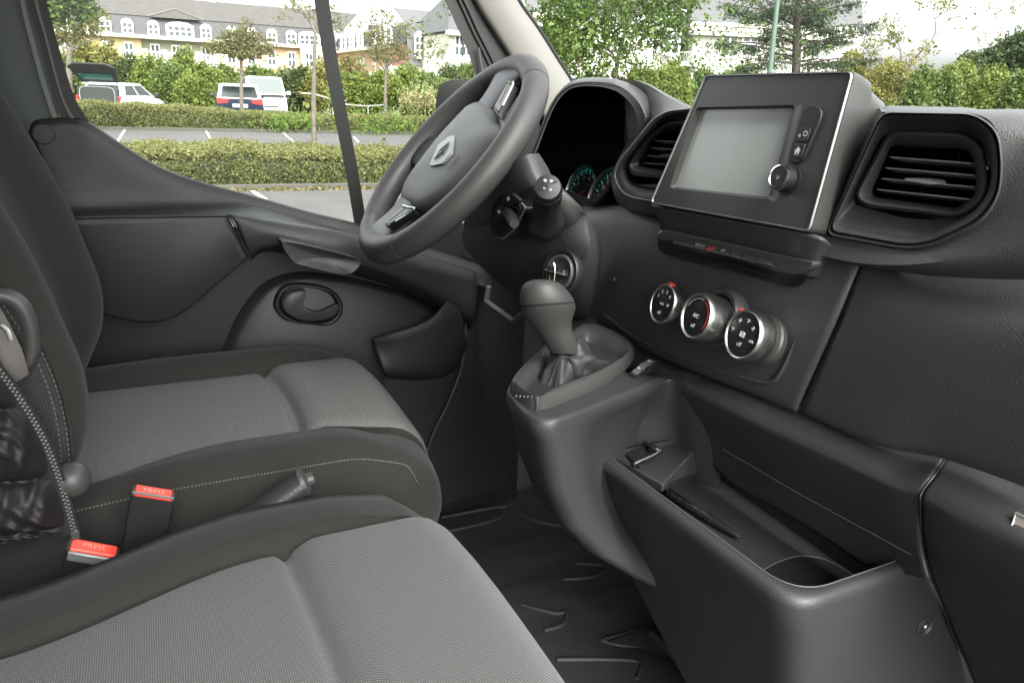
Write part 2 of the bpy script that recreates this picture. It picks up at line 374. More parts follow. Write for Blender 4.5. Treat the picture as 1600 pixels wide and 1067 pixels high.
vf = loops('vent_frame', [withx(zr(F0), .622), withx(zr(F0), .612), withx(zr(F1), .6075), withx(zr(F2), .622), withx(zr(F3), .634), withx(zr(F3), .70)], [.009, .009, .008, .006, .005, .005], mat('vent_lip', (.075, .075, .073), .34), av)
MB().grid([X(withx(zr([(930, 560), (1500, 560)]), .70)), X(withx(zr([(930, 950), (1500, 950)]), .70))]).build('duct', VOID, av)
def blade(p, q, par, m=BLK, depth=.028, th=.0016, back=(1, 0, -.18), r=None):
    b = Vector(back).normalized()*depth; up = Vector((0, 0, 1))
    ring = lambda c: [c+Vector((0, 0, th/2)), c+b*.5+Vector((0, 0, th)), c+b+Vector((0, 0, th/2)), c+b-Vector((0, 0, th/2)), c+b*.5-Vector((0, 0, th)), c-Vector((0, 0, th/2))]
    return MB().grid([ring(p), ring(q)], cu=True, cap0=True, cap1=True).build('slat', m, par, bevel=.0004)
for a, b in [((1040, 655), (1378, 681)), ((1022, 700), (1386, 731)), ((1005, 744), (1392, 780)), ((988, 790), (1396, 834))]:
    p, q = X(withx(zr([a, b]), .628)); blade(p, q, av, SLT, th=.0013)
for a, b in [((1098, 612), (1030, 838)), ((1334, 628), (1304, 868)), ((1216, 618), (1165, 850))]:
    p, q = X(withx(zr([a, b]), .660)); MB().grid([[p, p+Vector((.02, 0, 0)), p+Vector((.02, .0015, 0)), p+Vector((0, .0015, 0))], [q, q+Vector((.02, 0, 0)), q+Vector((.02, .0015, 0)), q+Vector((0, .0015, 0))]], cu=True, cap0=True, cap1=True).build('vane', GLB, av)
q = X(withx(zr([(1100, 742), (1160, 744), (1212, 752), (1214, 772), (1160, 762), (1102, 752)]), .618)); MB().prism(fil(q, .003), (.02, 0, 0)).build('slider', SLT, av, bevel=.001)
# ---- left air vent, half behind the screen
zl = lambda l: zc(900, 150, 5.928, l)
A0 = [(1150, 108), (850, 132), (715, 205), (555, 400), (400, 590), (332, 730), (328, 850), (372, 985), (480, 1060), (720, 1110), (1200, 1150)]
A1 = [(1150, 112), (850, 140), (722, 212), (566, 404), (408, 600), (356, 720), (372, 800), (425, 890), (510, 938), (700, 972), (1200, 1030)]
A2 = [(1150, 140), (860, 165), (745, 235), (590, 425), (440, 610), (402, 700), (432, 790), (480, 865), (560, 905), (700, 925), (1200, 980)]
A3 = [(1150, 170), (880, 195), (765, 260), (612, 440), (470, 625), (470, 690), (490, 760), (520, 800), (590, 830), (700, 850), (1200, 900)]
al = loops('air_vent', [withx(zl([(1150, 100), (850, 120), (700, 200), (540, 395), (385, 585), (325, 735), (330, 870), (390, 1010), (500, 1080), (730, 1130), (1200, 1170)]), .66), withx(zl(A0), .612), withx(zl(A1), .604), withx(zl(A2), .606), withx(zl(A3), .622)], [.02, .018, .015, .013, .012], PS, dash); al['label'] = 'black left-hand air vent beside the binnacle'
MB().tube(fil(X(withx(zl(A1), .6035)), .012, 5), .0011, 6, closed=True).build('rim_highlight', EDGE, al)  # highlight along the vent rim, built as a thin bright strip
B0 = [(1150, 215), (850, 245), (745, 310), (620, 430), (478, 620), (478, 680), (520, 735), (760, 765), (1200, 790)]
B1 = [(1150, 240), (850, 262), (757, 322), (640, 440), (500, 625), (500, 665), (540, 705), (760, 730), (1200, 755)]
B2 = [(1150, 262), (860, 280), (775, 345), (665, 450), (575, 610), (575, 640), (600, 662), (780, 690), (1200, 715)]
B3 = [(1150, 340), (800, 348), (740, 370), (690, 450), (620, 620), (618, 640), (650, 655), (790, 680), (1200, 700)]
loops('vent_frame', [withx(zl(B0), .622), withx(zl(B0), .614), withx(zl(B1), .612), withx(zl(B2), .622), withx(zl(B3), .65), withx(zl(B3), .69)], [.01]*6, PS, al)
MB().grid([X(withx(zl([(450, 200), (1200, 200)]), .69)), X(withx(zl([(450, 820), (1200, 820)]), .69))]).build('duct', VOID, al)
for a, b in [((728, 414), (1000, 428)), ((690, 482), (1000, 500)), ((655, 552), (1000, 572)), ((625, 622), (1000, 645))]:
    p, q = X(withx(zl([a, b]), .630)); blade(p, q, al, SLT, th=.0013)
q = X(withx(zl([(770, 548), (800, 538), (850, 540), (850, 562), (800, 562)]), .625)); MB().prism(q, (.02, 0, 0)).build('slider', EDGE, al, bevel=.001)

# ---- instrument binnacle: hood, shroud and dials
zb = lambda l: zc(740, 100, 2.963, l)
H0 = [(225, 560), (330, 240), (375, 150), (440, 82), (520, 62), (640, 64), (740, 95), (815, 150), (850, 240), (790, 330), (705, 430), (652, 520), (640, 590), (590, 655), (540, 672), (490, 640), (430, 590), (370, 570)]
H1 = [(236, 505), (335, 250), (380, 158), (440, 100), (510, 84), (625, 88), (700, 115), (770, 180), (800, 250), (772, 318), (700, 412), (645, 515), (632, 575), (585, 628), (540, 650), (500, 630), (440, 592), (380, 582)]
H2 = [(258, 500), (345, 260), (388, 168), (442, 114), (510, 101), (600, 106), (672, 128), (735, 188), (765, 262), (742, 330), (680, 418), (632, 515), (622, 560), (570, 615), (540, 626), (500, 610), (440, 585), (385, 575)]
H3 = [(345, 470), (385, 300), (420, 210), (470, 160), (530, 140), (600, 148), (660, 175), (705, 220), (722, 280), (706, 340), (670, 430), (640, 510), (625, 545), (585, 590), (545, 605), (500, 600), (450, 580), (400, 560)]
binn = loops('instrument_binnacle', [withx(zb(H0), .72), withx(zb(H0), .655), withx(zb(H1), .635), withx(zb(H2), .632)], [.03, .03, .025, .02], PS, dash, ang=50)
H3 = [(262, 498), (349, 264), (392, 174), (445, 121), (512, 108), (598, 113), (668, 134), (728, 192), (757, 264), (735, 330), (676, 418), (640, 520), (640, 600), (590, 650), (545, 660), (500, 650), (440, 630), (385, 600)]
loops('dial_well', [withx(zb(H2), .6325), withx(zb(H2), .65), withx(zb(H3), .74)], [.02, .02, .02], mat('well_black', (.010, .0105, .012), .5), binn, ang=50, cap=True)
MB().tube(fil(X(withx(zb([(236, 505), (335, 250), (380, 158), (440, 100), (510, 84), (625, 88), (700, 115), (770, 180), (800, 250)]), .633)), .02, 5, closed=False), .0012, 6).build('hood_bead', PG, binn)
# dials lie in the well, tilted towards the driver
TEAL = mat('dial_teal', (.10, .45, .42), .5, emit=(.08, .5, .45), es=.05); 
def dial(cx, cy, rx, x, labelled):
    c = P(cx, cy, x=x); n = Vector((-1, .05, .25)).normalized(); ux, uy, n = basis(n)
    d = MB().lathe(c, n, [(rx, -.02), (rx, .004), (rx-.0022, .006), (rx-.004, .003), (rx-.004, -.002)], 48, cap1=False).build('dial_ring', CHR, binn)
    MB().lathe(c, n, [(rx-.003, -.003), (.0001, -.003)], 48).build('dial_face', VOID, d)
    for k in range(27):
        a = math.radians(225-k*270/26); L = .010 if k % 2 == 0 else .005; v = ux*math.cos(a)+uy*math.sin(a); s = ux*(-math.sin(a))+uy*math.cos(a)
        p0 = c+v*(rx-.006); p1 = c+v*(rx-.006-L); h = s*(.0012 if k % 2 == 0 else .0007); z = n*-.002
        MB().add([p0+h+z, p0-h+z, p1-h+z, p1+h+z], [(0, 1, 2, 3)]).build('dial_tick', TEAL if k < 22 else RED, d, flat=True)
    for k, tx in enumerate(labelled):
        a = math.radians(225-k*270/(len(labelled)-1)); text('dial_number', tx, .009, c+(ux*math.cos(a)+uy*math.sin(a))*(rx-.023)-n*.002, ux, uy, WHT, d)
    a = math.radians(214); v = ux*math.cos(a)+uy*math.sin(a); s = ux*(-math.sin(a))+uy*math.cos(a)
    MB().add([c-v*.012+s*.002, c-v*.012-s*.002, c+v*(rx-.012)-s*.0006, c+v*(rx-.012)+s*.0006], [(0, 1, 2, 3)]).build('dial_needle', RED, d, flat=True)
    return d
dial(908, 302, .052, .700, ['0', '1', '2', '3', '4', '5', '6', '7'])
dial(948, 316, .058, .682, ['0', '30', '50', '70', '90', '110', '130', '150', '170', '190', '210'])

# ---- switch row under the screen
zs = lambda l: zc(1000, 340, 4.1036, l)
hou = loops('switch_housing', [withx(zs([(112, 90), (160, 70), (900, 232), (1130, 275), (1060, 420), (1000, 452), (150, 232), (112, 190)]), .63),
       withx(zs([(112, 90), (160, 70), (900, 232), (1130, 275), (1060, 420), (1000, 452), (150, 232), (112, 190)]), .600),
       withx(zs([(118, 95), (162, 76), (900, 238), (1120, 282), (1052, 410), (995, 442), (155, 225), (118, 185)]), .5975)], [.008]*3, GLB, dash, cap=True)
# upper lip, slot and buttons
lip = X(withx(zs([(118, 96), (165, 78), (905, 240), (1118, 284), (1090, 330), (1000, 370), (870, 345), (205, 150), (125, 148)]), .585)); MB().prism(fil(lip, .005), (.014, 0, 0)).build('lip', PS, hou, bevel=.0025, bseg=3)
sl_ = X(withx(zs([(235, 205), (860, 368), (852, 385), (228, 216)]), .5965)); MB().prism(sl_, (.003, 0, 0)).build('slot', VOID, hou)
bx = [(205, 132), (272, 146), (342, 162), (414, 180), (488, 197), (566, 213), (642, 232), (734, 254), (824, 274)]
for k in range(8):
    (x0, y0), (x1, y1) = bx[k], bx[k+1]; g = 3
    f = X([*withx(zs([(x0+g+14, y0-4), (x1-g+14, y1-4)]), .5845), *withx(zs([(x1-g, y1+30), (x0+g, y0+32)]), .574), ])
    bt = MB().prism(f, (.010, 0, -.004)).build('push_button', mat('button_satin', (.045, .045, .045), .35) if 'button_satin' not in bpy.data.materials else bpy.data.materials['button_satin'], hou, bevel=.0007)
    c = (f[0]+f[1]+f[2]+f[3])/4; n = (f[1]-f[0]).cross(f[3]-f[0]).normalized(); n = n if n.x < 0 else -n; ux = (f[1]-f[0]).normalized(); uy = n.cross(ux); c = c+n*.0012
    if k == 2: text('print', 'ECO', .008, c, ux, uy, GRY, bt); bt['label'] = 'button marked ECO'
    if k == 3:
        bt['label'] = 'hazard light button with a red triangle'
        o = [c+ux*.0065*math.cos(a)+uy*.0065*math.sin(a) for a in (math.pi/2, math.pi*7/6, math.pi*11/6)]; i_ = [c+(p-c)*.55 for p in o]
        MB().add(o+i_, [(0, 1, 4, 3), (1, 2, 5, 4), (2, 0, 3, 5)]).build('hazard_triangle', mat('hazard_red', (.7, .03, .05), .4), bt, flat=True)
    if k == 4: MB().lathe(c, n, [(.0001, .0001), (.003, .0001)], 12).build('lamp_symbol', WHT, bt, flat=True)

# chin below the screen, tapering to the switch row
skin('screen_chin', [X([(1018, 320, .583), (1140, 343, .580), (1266, 366, .578), (1300, 384, .60)]), X([(1030, 342, .594), (1140, 370, .592), (1262, 402, .590), (1294, 400, .615)]), X([(1036, 366, .602), (1140, 393, .600), (1256, 428, .598), (1284, 434, .625)])], PS, dash)
# ---- climate knobs
def knob(cx, cy, x, R, dep, marks, label, collar=None, ang0=100, sym=None):
    n = Vector((-1, .02, .28)).normalized(); n = Vector((-.965, .06, .26)).normalized()
    base = P(cx, cy, x=x); ux, uy, n = basis(n); o = base - n*dep
    k = MB().lathe(o, n, [(R*1.05, -.004), (R*1.05, .002), (R*.99, .004), (R*.99, dep*.35), (R, dep*.55)], 48).build('climate_knob', mat('knob_grip', (.10, .095, .09), .35, metal=.6), dash); k['label'] = label
    if collar: MB().lathe(o+uy*.003-ux*.002, n, [(R*1.36, -.006), (R*1.34, .008), (R*1.22, .013), (R*1.04, .012), (R*1.02, .0)], 48).build('collar', PS, k)
    MB().lathe(o, n, [(R*.99, dep*.30), (R*1.01, dep*.34), (R*1.01, dep*.84), (R*.985, dep*.94), (R*.94, dep*.985), (R*.89, dep*.97), (R*.87, dep*.92)], 64, cap1=False).build('ring', CHR, k, ang=60)
    for t_ in (.42, .5): MB().lathe(o, n, [(R*1.012, dep*t_), (R*1.02, dep*(t_+.02)), (R*1.012, dep*(t_+.04))], 48, cap1=False).build('groove', BLK, k)
    MB().lathe(o, n, [(R*.88, dep*.92), (.0001, dep*.935)], 48).build('face', GLB, k)
    f = o+n*(dep*.94+.0004)
    a = math.radians(ang0); v = ux*math.cos(a)+uy*math.sin(a); s = n.cross(v)
    MB().box(o+v*R*.985+n*dep*.80, (.006, .007, .008), Matrix((v, s, n)).transposed()).build('pointer', RED, k, bevel=.001)
    for (ma, mr, tx) in marks:
        a = math.radians(ma); text('print', tx, R*.24, f+(ux*math.cos(a)+uy*math.sin(a))*R*mr, ux, uy, WHT, k)
    return k, f, ux, uy, n, R
def icon_vent(f, ux, uy, n, par, dx, dy, s, kind):
    c = f+ux*dx+uy*dy; q = lambda a, b, w: MB().tube([c+ux*p[0]*s+uy*p[1]*s for p in (a, b)], w, 4)
    segs = {'person': [((-.3, -.8), (0, 0)), ((0, 0), (.7, 0)), ((0, 0), (0, .6)), ((-.9, .3), (-.4, .3))], 'car': [((-1, -.3), (1, -.3)), ((-1, -.3), (-.7, .2)), ((-.7, .2), (.5, .3)), ((.5, .3), (1, -.3)), ((-.3, -.1), (.3, -.1))],
            'rear': [((-.8, -.6), (.8, -.6)), ((.8, -.6), (.8, .6)), ((.8, .6), (-.8, .6)), ((-.8, .6), (-.8, -.6)), ((-.3, -.4), (-.3, .4)), ((.3, -.4), (.3, .4))], 'fan': [((-.8, 0), (.8, 0)), ((0, -.8), (0, .8)), ((-.5, -.5), (.5, .5))]}[kind]
    m = MB()
    for a, b in segs: m.tube([c+ux*a[0]*s+uy*a[1]*s, c+ux*b[0]*s+uy*b[1]*s], s*.11, 4)
    return m.build('symbol', WHT, par, flat=True)
k1 = knob(1033, 474, .575, .0265, .026, [(150, .55, '1'), (115, .60, '2'), (80, .60, '3'), (45, .60, '4'), (270, .45, 'off')], 'left climate knob with fan marks', ang0=85)
icon_vent(*k1[1:5], k1[0], 0, 0, .0040, 'car'); icon_vent(*k1[1:5], k1[0], .013, .001, .0030, 'fan')
k2 = knob(1085, 493, .548, .0275, .044, [(90, 0, 'A/C'), (270, .42, 'off')], 'middle climate knob with wide collar', collar=True, ang0=178)
f, ux, uy, n, R = k2[1:]
m = MB(); m.tube([f+(ux*math.cos(math.radians(a))+uy*math.sin(math.radians(a)))*R*.74 for a in range(-30, 75, 7)], .0006, 4); m.build('red_arc', RED, k2[0])
m = MB(); m.tube([f+(ux*math.cos(math.radians(a))+uy*math.sin(math.radians(a)))*R*.74 for a in range(80, 160, 7)], .0006, 4); m.build('blue_arc', GRY, k2[0])
k3 = knob(1158, 522, .565, .0285, .034, [(270, .4, 'off')], 'right climate knob with air flow symbols', ang0=130)
icon_vent(*k3[1:5], k3[0], 0, 0, .0042, 'rear')
for a, s in ((175, 'person'), (128, 'fan'), (82, 'person'), (40, 'fan'), (350, 'car')):
    icon_vent(*k3[1:5], k3[0], math.cos(math.radians(a))*.0165, math.sin(math.radians(a))*.0165, .0034, s)
# socket left of the knobs
c = P(962, 437, x=.612); n = Vector((-1, .05, .2)).normalized()
s_ = MB().lathe(c, n, [(.0085, -.01), (.0085, .002), (.0075, .0035), (.0055, .002), (.0055, -.004), (.0001, -.004)], 24).build('socket', GLB, dash)
MB().lathe(c, n, [(.0045, -.006), (.0045, .0025), (.003, .004), (.0001, .004)], 16).build('pin', CHR, s_)

# ================================================================== SCREEN UNIT
scr = thing('display_unit', 'protruding touchscreen unit in a dark bezel with silver edge, knob and two side buttons', 'display', P(1180, 400, x=.64))
T0, T1, T2, T3 = P(1102, 117, x=.602), P(1336, 112, x=.602), P(1266, 362, x=.572), P(1017, 317, x=.572)
sn = (T2-T3).cross(T0-T3).normalized(); sn = sn if sn.x < 0 else -sn
def SC(l, h=0): return [PP(p[0], p[1], T3+sn*h, sn) for p in l]
OUT = [(1102, 117), (1337, 111), (1267, 364), (1016, 318)]
IN_ = [(1107, 123), (1328, 118), (1260, 356), (1022, 314)]
WIN0 = [(1090, 162), (1252, 158), (1215, 318), (1048, 296)]
def inset(pts, d):
    c = sum(pts, Vector())/len(pts); return [p+(c-p).normalized()*d for p in pts]
o0 = SC(OUT)
bz = MB(); back = X([(1190, 128, .70), (1392, 158, .70), (1300, 402, .66), (1110, 372, .66)])
r_mid = [p-sn*.012 for p in o0]
rows = [fil(back, .02, 5), fil([lerp(a, b, .45) for a, b in zip(r_mid, back)], .02, 5), fil([lerp(a, b, .12)+(-sn)*.01 for a, b in zip(r_mid, back)], .012, 5), fil(r_mid, .008, 5), fil(o0, .007, 5), fil(inset(o0, .0015), .006, 5)]
bz.grid(rows, cu=True); hs_ = bz.build('housing', PS, scr, ang=50)
er = MB().grid([fil([p+sn*.0002 for p in inset(o0, .0012)], .0065, 5), fil([p+sn*.0020 for p in inset(o0, .0022)], .0065, 5), fil([p+sn*.0020 for p in inset(o0, .0034)], .006, 5), fil([p+sn*.0002 for p in inset(o0, .0042)], .006, 5)], cu=True).build('silver_edge', mat('silver_line', (.22, .225, .22), .4, metal=.5), scr, ang=60)
PSC = mat('bezel_satin', (.035, .035, .034), .38, rvar=.04)
i0 = inset(o0, .0046)
wl = SC([(1088, 168), (1243, 164), (1204, 312), (1046, 294)]); wd = SC([(1100, 172), (1238, 171), (1199, 306), (1057, 291)], -.009)
MB().grid([fil(i0, .006, 5), fil([lerp(a, b, .8) for a, b in zip(i0, wl)], .012, 5), fil([p+sn*.0 for p in wl], .006, 5), fil([lerp(a, b, .5)-sn*.002 for a, b in zip(wl, wd)], .004, 5), fil(wd, .003, 5)], cu=True).build('bezel', PSC, scr, ang=50)
GLS = mat('screen_glass', (.30, .32, .305), .3, spec=.5, coat=.4)  # pale base colour stands in for the reflection on the blank display
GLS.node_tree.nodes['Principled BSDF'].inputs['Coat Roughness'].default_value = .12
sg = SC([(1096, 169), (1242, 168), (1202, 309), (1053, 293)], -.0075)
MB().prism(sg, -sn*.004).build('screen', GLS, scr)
# button strip and push knob
bs = SC([(1262, 166), (1276, 164), (1287, 172), (1286, 186), (1258, 250), (1246, 258), (1236, 254), (1235, 242)], 0)
st = MB().prism(fil([p-sn*.002 for p in bs], .006), sn*.005).build('button_strip', BLK, scr, bevel=.0012)
pc = SC([(1256, 196), (1262, 192), (1270, 194), (1268, 206), (1254, 250), (1244, 254), (1237, 251), (1238, 240)], .0035)
for k, (q4, lbl) in enumerate(((SC([(1252, 200), (1268, 200), (1261, 222), (1244, 222)], .0035), 'upper button with a day and night symbol'), (SC([(1243, 225), (1260, 225), (1252, 248), (1236, 246)], .0035), 'lower button with a house symbol'))):
    b = MB().prism(fil([p-sn*.001 for p in q4], .003), sn*.002).build('menu_button', BLK, scr, bevel=.0006); b['label'] = lbl
    c = sum(q4, Vector())/4+sn*.0014; ux, uy = (q4[1]-q4[0]).normalized(), (q4[0]-q4[3]).normalized()
    if k: MB().add([c+ux*a*.004+uy*b2*.004 for a, b2 in ((-1, -.1), (0, 1), (1, -.1), (.65, -.1), (.65, -1), (.2, -1), (.2, -.4), (-.2, -.4), (-.2, -1), (-.65, -1), (-.65, -.1))], [tuple(range(11))]).build('house_symbol', WHT, b, flat=True)
    else:
        MB().lathe(c+ux*.0025+uy*.001, sn, [(.0028, 0), (.0019, 0)], 16, cap1=False).build('sun_symbol', WHT, b, flat=True)
        MB().lathe(c-ux*.004-uy*.001, sn, [(.0001, 0), (.0018, 0)], 8).build('dot_symbol', WHT, b, flat=True)
c = SC([(1232, 281)], 0)[0]
kb = MB().lathe(c, sn, [(.0155, -.002), (.0155, .0015), (.0125, .002), (.0125, .013), (.0118, .0145), (.0001, .0148)], 40).build('push_knob', BLK, scr)
MB().lathe(c, sn, [(.0127, .0115), (.0129, .0125), (.0125, .0150), (.0108, .0155), (.0104, .0148)], 48, cap1=False).build('chrome_ring', CHR2, kb, ang=60)
text('power_symbol', 'o', .008, c+sn*.0152, (o0[1]-o0[0]), (o0[0]-o0[3]), GRY, kb)
# ================================================================== STEERING WHEEL (turned a quarter turn: spokes stand up and down)
WC = Vector((.424, 1.107, .869)); tl, yw = math.radians(40.6), math.radians(2.9)
wn = Vector((-math.cos(tl)*math.cos(yw), math.cos(tl)*math.sin(yw), math.sin(tl))); wa = Vector((0, 0, 1)).cross(wn).normalized(); wb = wn.cross(wa)
sw = thing('steering_wheel', 'black leather steering wheel turned a quarter turn with a diamond emblem on its hub', 'steering wheel', WC)
def WL(s, t, h=0): return WC + wa*s + wb*t + wn*h
def WP(px, py, h=0): return PP(px, py, WC+wn*h, wn)
RR = .1790
def rimseg(a0, a1, r, name, m, dr=0):
    rings = []; N = max(int(abs(a1-a0)/4), 3)
    for k in range(N+1):
        a = math.radians(a0+(a1-a0)*k/N); e = wa*math.cos(a)+wb*math.sin(a); ends = min(k, N-k)
        q = r*(1-.035*(ends == 0)); fl = 1.0
        gr = 1+.10*max(0, math.cos(2*(a-math.pi/2)))**3 if dr else 1
        rings.append([WC+e*(RR+math.cos(b)*q*1.0*gr) + wn*math.sin(b)*q*1.08*gr for b in [2*math.pi*j/20 for j in range(20)]])
    return MB().grid(rings, cu=True, cap0=True, cap1=True).build(name, m, sw, ang=60)
rimseg(-58, 58, .0192, 'rim_leather', WLE); rimseg(122, 238, .0192, 'rim_leather', WLE)
rimseg(58.4, 121.6, .0195, 'rim_grip', WLE, 1); rimseg(238.4, 301.6, .0195, 'rim_grip', WLE, 1)
# hub: back shell and airbag cover
hub0 = [WP(*p, 0.0) for p in [(632, 312), (640, 292), (690, 225), (735, 176), (748, 165), (768, 166), (782, 190), (788, 215), (762, 250), (716, 300), (668, 330), (645, 328), (634, 322)]]
cc = sum(hub0, Vector())/len(hub0)
hs = cr(hub0, 5, True)
MB().grid([[p-wn*.045+(cc-p)*.25 for p in hs], [p-wn*.015 for p in hs], [p+wn*.004 for p in hs], [p+wn*.010+(cc-p)*.03 for p in hs], [p+wn*.0165+(cc-p)*.14 for p in hs], [p+wn*.021+(cc-p)*.35 for p in hs], [p+wn*.0235+(cc-p)*.65 for p in hs], [cc+wn*.0245+(p-cc)*.01 for p in hs]], cu=True, cap1=True).build('airbag_cover', mat('airbag_cover', (.062, .064, .062), .45, grain=.0004, gscale=1200, gstr=.3), sw, ang=70)
# bright strip along the cover's upper edge
MB().tube(cr([WP(*p, .013) for p in [(684, 232), (705, 206), (728, 180), (743, 168)]], 5), .0016, 6).build('cover_strip', CHR2, sw)
# spokes: broad arms into the rim top and bottom, hollow edges
def spoke(sg):
    rows = []
    for t, wdt, h, th in ((.030, .062, .000, .020), (.065, .056, -.004, .018), (.100, .046, -.004, .016), (.130, .044, .000, .015), (.155, .058, .004, .013), (.172, .085, .004, .012)):
        r = []
        for k in range(16):
            b = 2*math.pi*k/16; c_, s_ = math.cos(b), math.sin(b)
            r.append(WL(wdt*math.copysign(abs(c_)**.6, c_), sg*t, h+th*math.copysign(abs(s_)**.7, s_)))
        rows.append(r)
    return MB().grid(rows, cu=True, cap0=True, cap1=True).build('spoke', mat('spoke_plastic', (.018, .018, .018), .4), sw, ang=60, sub=1)
spoke(1); spoke(-1)
# lower spoke on the passenger side (towards -s)
rows = []
for t, wdt, h, th in ((.05, .045, -.02, .012), (.10, .035, -.018, .010), (.150, .030, -.006, .009), (.172, .036, .0, .009)):
    rows.append([WL(-t, wdt*math.copysign(abs(math.cos(b))**.6, math.cos(b)), h+th*math.sin(b)) for b in [2*math.pi*k/14 for k in range(14)]])
MB().grid(rows, cu=True, cap0=True, cap1=True).build('spoke', mat('spoke_dark', (.014, .014, .014), .5), sw, ang=60, sub=1)
# control pads on the spokes with a silver surround
SATB = mat('pad_grey', (.11, .115, .11), .4)
def pad(l, lab):
    q = [WP(*p, .0185) for p in l]; c = sum(q, Vector())/len(q)
    p = MB().grid([fil([a-wn*.010 for a in q], .004, 4), fil(q, .004, 4), fil([lerp(a, c, .05)+wn*.001 for a in q], .004, 4)], cu=True, cap1=True).build('control_pad', BLK, sw, ang=50)
    MB().tube(cr([q[1]+wn*.001, lerp(q[1], q[2], .5)+wn*.001, q[2]+wn*.001, lerp(q[2], q[3], .7)+wn*.001], 4), .0016, 6).build('silver_line', CHR2, p); p['label'] = lab
    qi = [lerp(a, c, .20)+wn*.0012 for a in q]; n4 = len(qi)
    MB().prism(fil([a for a in qi], .003), wn*.0012).build('pad_keys', SATB, p, bevel=.0004)
    a, b = lerp(qi[0], qi[1], .5), lerp(qi[2], qi[3], .5)
    m_, m2 = lerp(qi[0], qi[3], .5)+wn*.0014, lerp(qi[1], qi[2], .5)+wn*.0014
    MB().tube([m_, m2], .0006, 4).build('pad_gap', BLK, p)
    return p
pad([(790, 152), (801, 131), (798, 155), (781, 178), (776, 172)][0:0] or [(783, 150), (796, 128), (803, 132), (779, 182), (771, 172)], 'control pad on the upper spoke')
pad([(604, 346), (630, 322), (648, 328), (608, 354), (601, 352)], 'control pad on the lower spoke')
# diamond emblem: a hollow lozenge folded round a slanting bar
ev = [WP(*p, .0262) for p in [(670, 259), (684, 226), (703, 212), (710, 212), (706, 238), (690, 256), (676, 259)]]
eb = MB().prism(fil(ev, .004), -wn*.004).build('emblem', EDGE, sw, bevel=.001); eb['label'] = 'silver diamond emblem on a pale shield'
dc = sum(ev, Vector())/len(ev)+wn*.0012
lu = (ev[3]-ev[0]).normalized(); lv = wn.cross(lu)
def loz(s): return [dc+lu*.019*s, dc+lv*.011*s, dc-lu*.019*s, dc-lv*.011*s]
MB().grid([loz(1.0), [p+wn*.0015 for p in loz(.78)], loz(.5)], cu=True).build('diamond', CHR, eb, ang=20)
MB().tube([dc+lu*.004+lv*.012, dc-lu*.004-lv*.012], .0009, 4).build('diamond_gap', BLK, eb)
c_ = WP(708, 254, .0222); text('airbag_lettering', 'AIRBAG', .0075, c_, (WP(716, 244, .022)-WP(700, 264, .022)), lv*-1 if (lv*-1).dot(Vector((0, 1, 0))) > 0 else lv, BLK, sw)

# ================================================================== STEERING COLUMN
sc_ = thing('steering_column', 'dark plastic steering column cowl with stalks and ignition lock behind the wheel', 'steering column', P(840, 380, x=.50))
COLM = mat('cowl_plastic', (.038, .037, .0365), .5, grain=.0003, gscale=1400, gstr=.25, rvar=.04)
prof = [  # px, py, x from the wheel end to the dash
    X([(735, 320, .47), (760, 300, .46), (800, 275, .45), (835, 262, .46), (850, 262, .48), (865, 285, .51), (850, 325, .50), (800, 352, .48), (750, 360, .48)]),
    X([(715, 378, .495), (735, 352, .475), (790, 318, .450), (840, 290, .46), (870, 290, .48), (890, 318, .51), (880, 372, .50), (825, 395, .49), (760, 400, .49)]),
    X([(735, 400, .53), (762, 372, .50), (815, 345, .475), (860, 318, .478), (895, 310, .50), (915, 335, .52), (925, 395, .52), (880, 440, .52), (800, 440, .53)]),
    X([(765, 430, .56), (792, 405, .53), (845, 388, .505), (890, 360, .50), (915, 345, .52), (930, 365, .54), (932, 420, .55), (905, 480, .55), (830, 470, .56)]),
    X([(800, 460, .62), (830, 440, .60), (870, 425, .58), (905, 380, .56), (928, 360, .58), (938, 380, .60), (936, 430, .61), (915, 500, .62), (860, 500, .62)])]
MB().grid([cr(l, 5, True) for l in prof], cu=True, cap0=True).build('cowl', COLM, sc_, ang=70, sub=1)
MB().grid([cr(X(l), 5) for l in ([(742, 300, .46), (780, 268, .44), (818, 244, .45), (842, 240, .48)], [(724, 350, .48), (772, 306, .445), (826, 268, .45), (856, 262, .49)], [(736, 368, .50), (785, 322, .455), (838, 288, .455), (868, 290, .50)])]).build('shroud', PS, sc_, ang=70)
MB().tube(cr(X([(862, 356, .497), (880, 374, .503), (898, 392, .512), (922, 420, .535)]), 4), .0007, 5).build('seam', VOID, sc_)
# left stalk: round body with knurled end, seen end on
def axis(p, q): return (q-p).normalized()
sa = P(852, 345, x=.475); sb = P(856, 292, x=.42)
d = axis(sa, sb); L_ = (sb-sa).length
stl = MB().lathe(sa, d, [(.026, -.01), (.0265, .006), (.0235, .014), (.0185, .020), (.0175, L_*.55), (.0165, L_*.6), (.0165, L_*.62), (.0175, L_*.65), (.0172, L_*.93), (.0150, L_*1.0), (.0001, L_*1.02)], 40).build('wiper_stalk', BLK, sc_, ang=50)
for k in range(28):
    a = 2*math.pi*k/28; e = d.orthogonal().normalized(); e2 = d.cross(e); v = e*math.cos(a)+e2*math.sin(a)
    MB().box(sa+d*L_*.8+v*.0174, (.0012, .002, L_*.22), Matrix((v, d.cross(v), d)).transposed()).build('ridge', BLK, stl, bevel=.0003)
c = sb+d*.0016; ux, uy, _ = basis(d, _u)
MB().tube([c-ux*.011-uy*.004, c+ux*.011+uy*.006], .0006, 4).build('groove', VOID, stl)
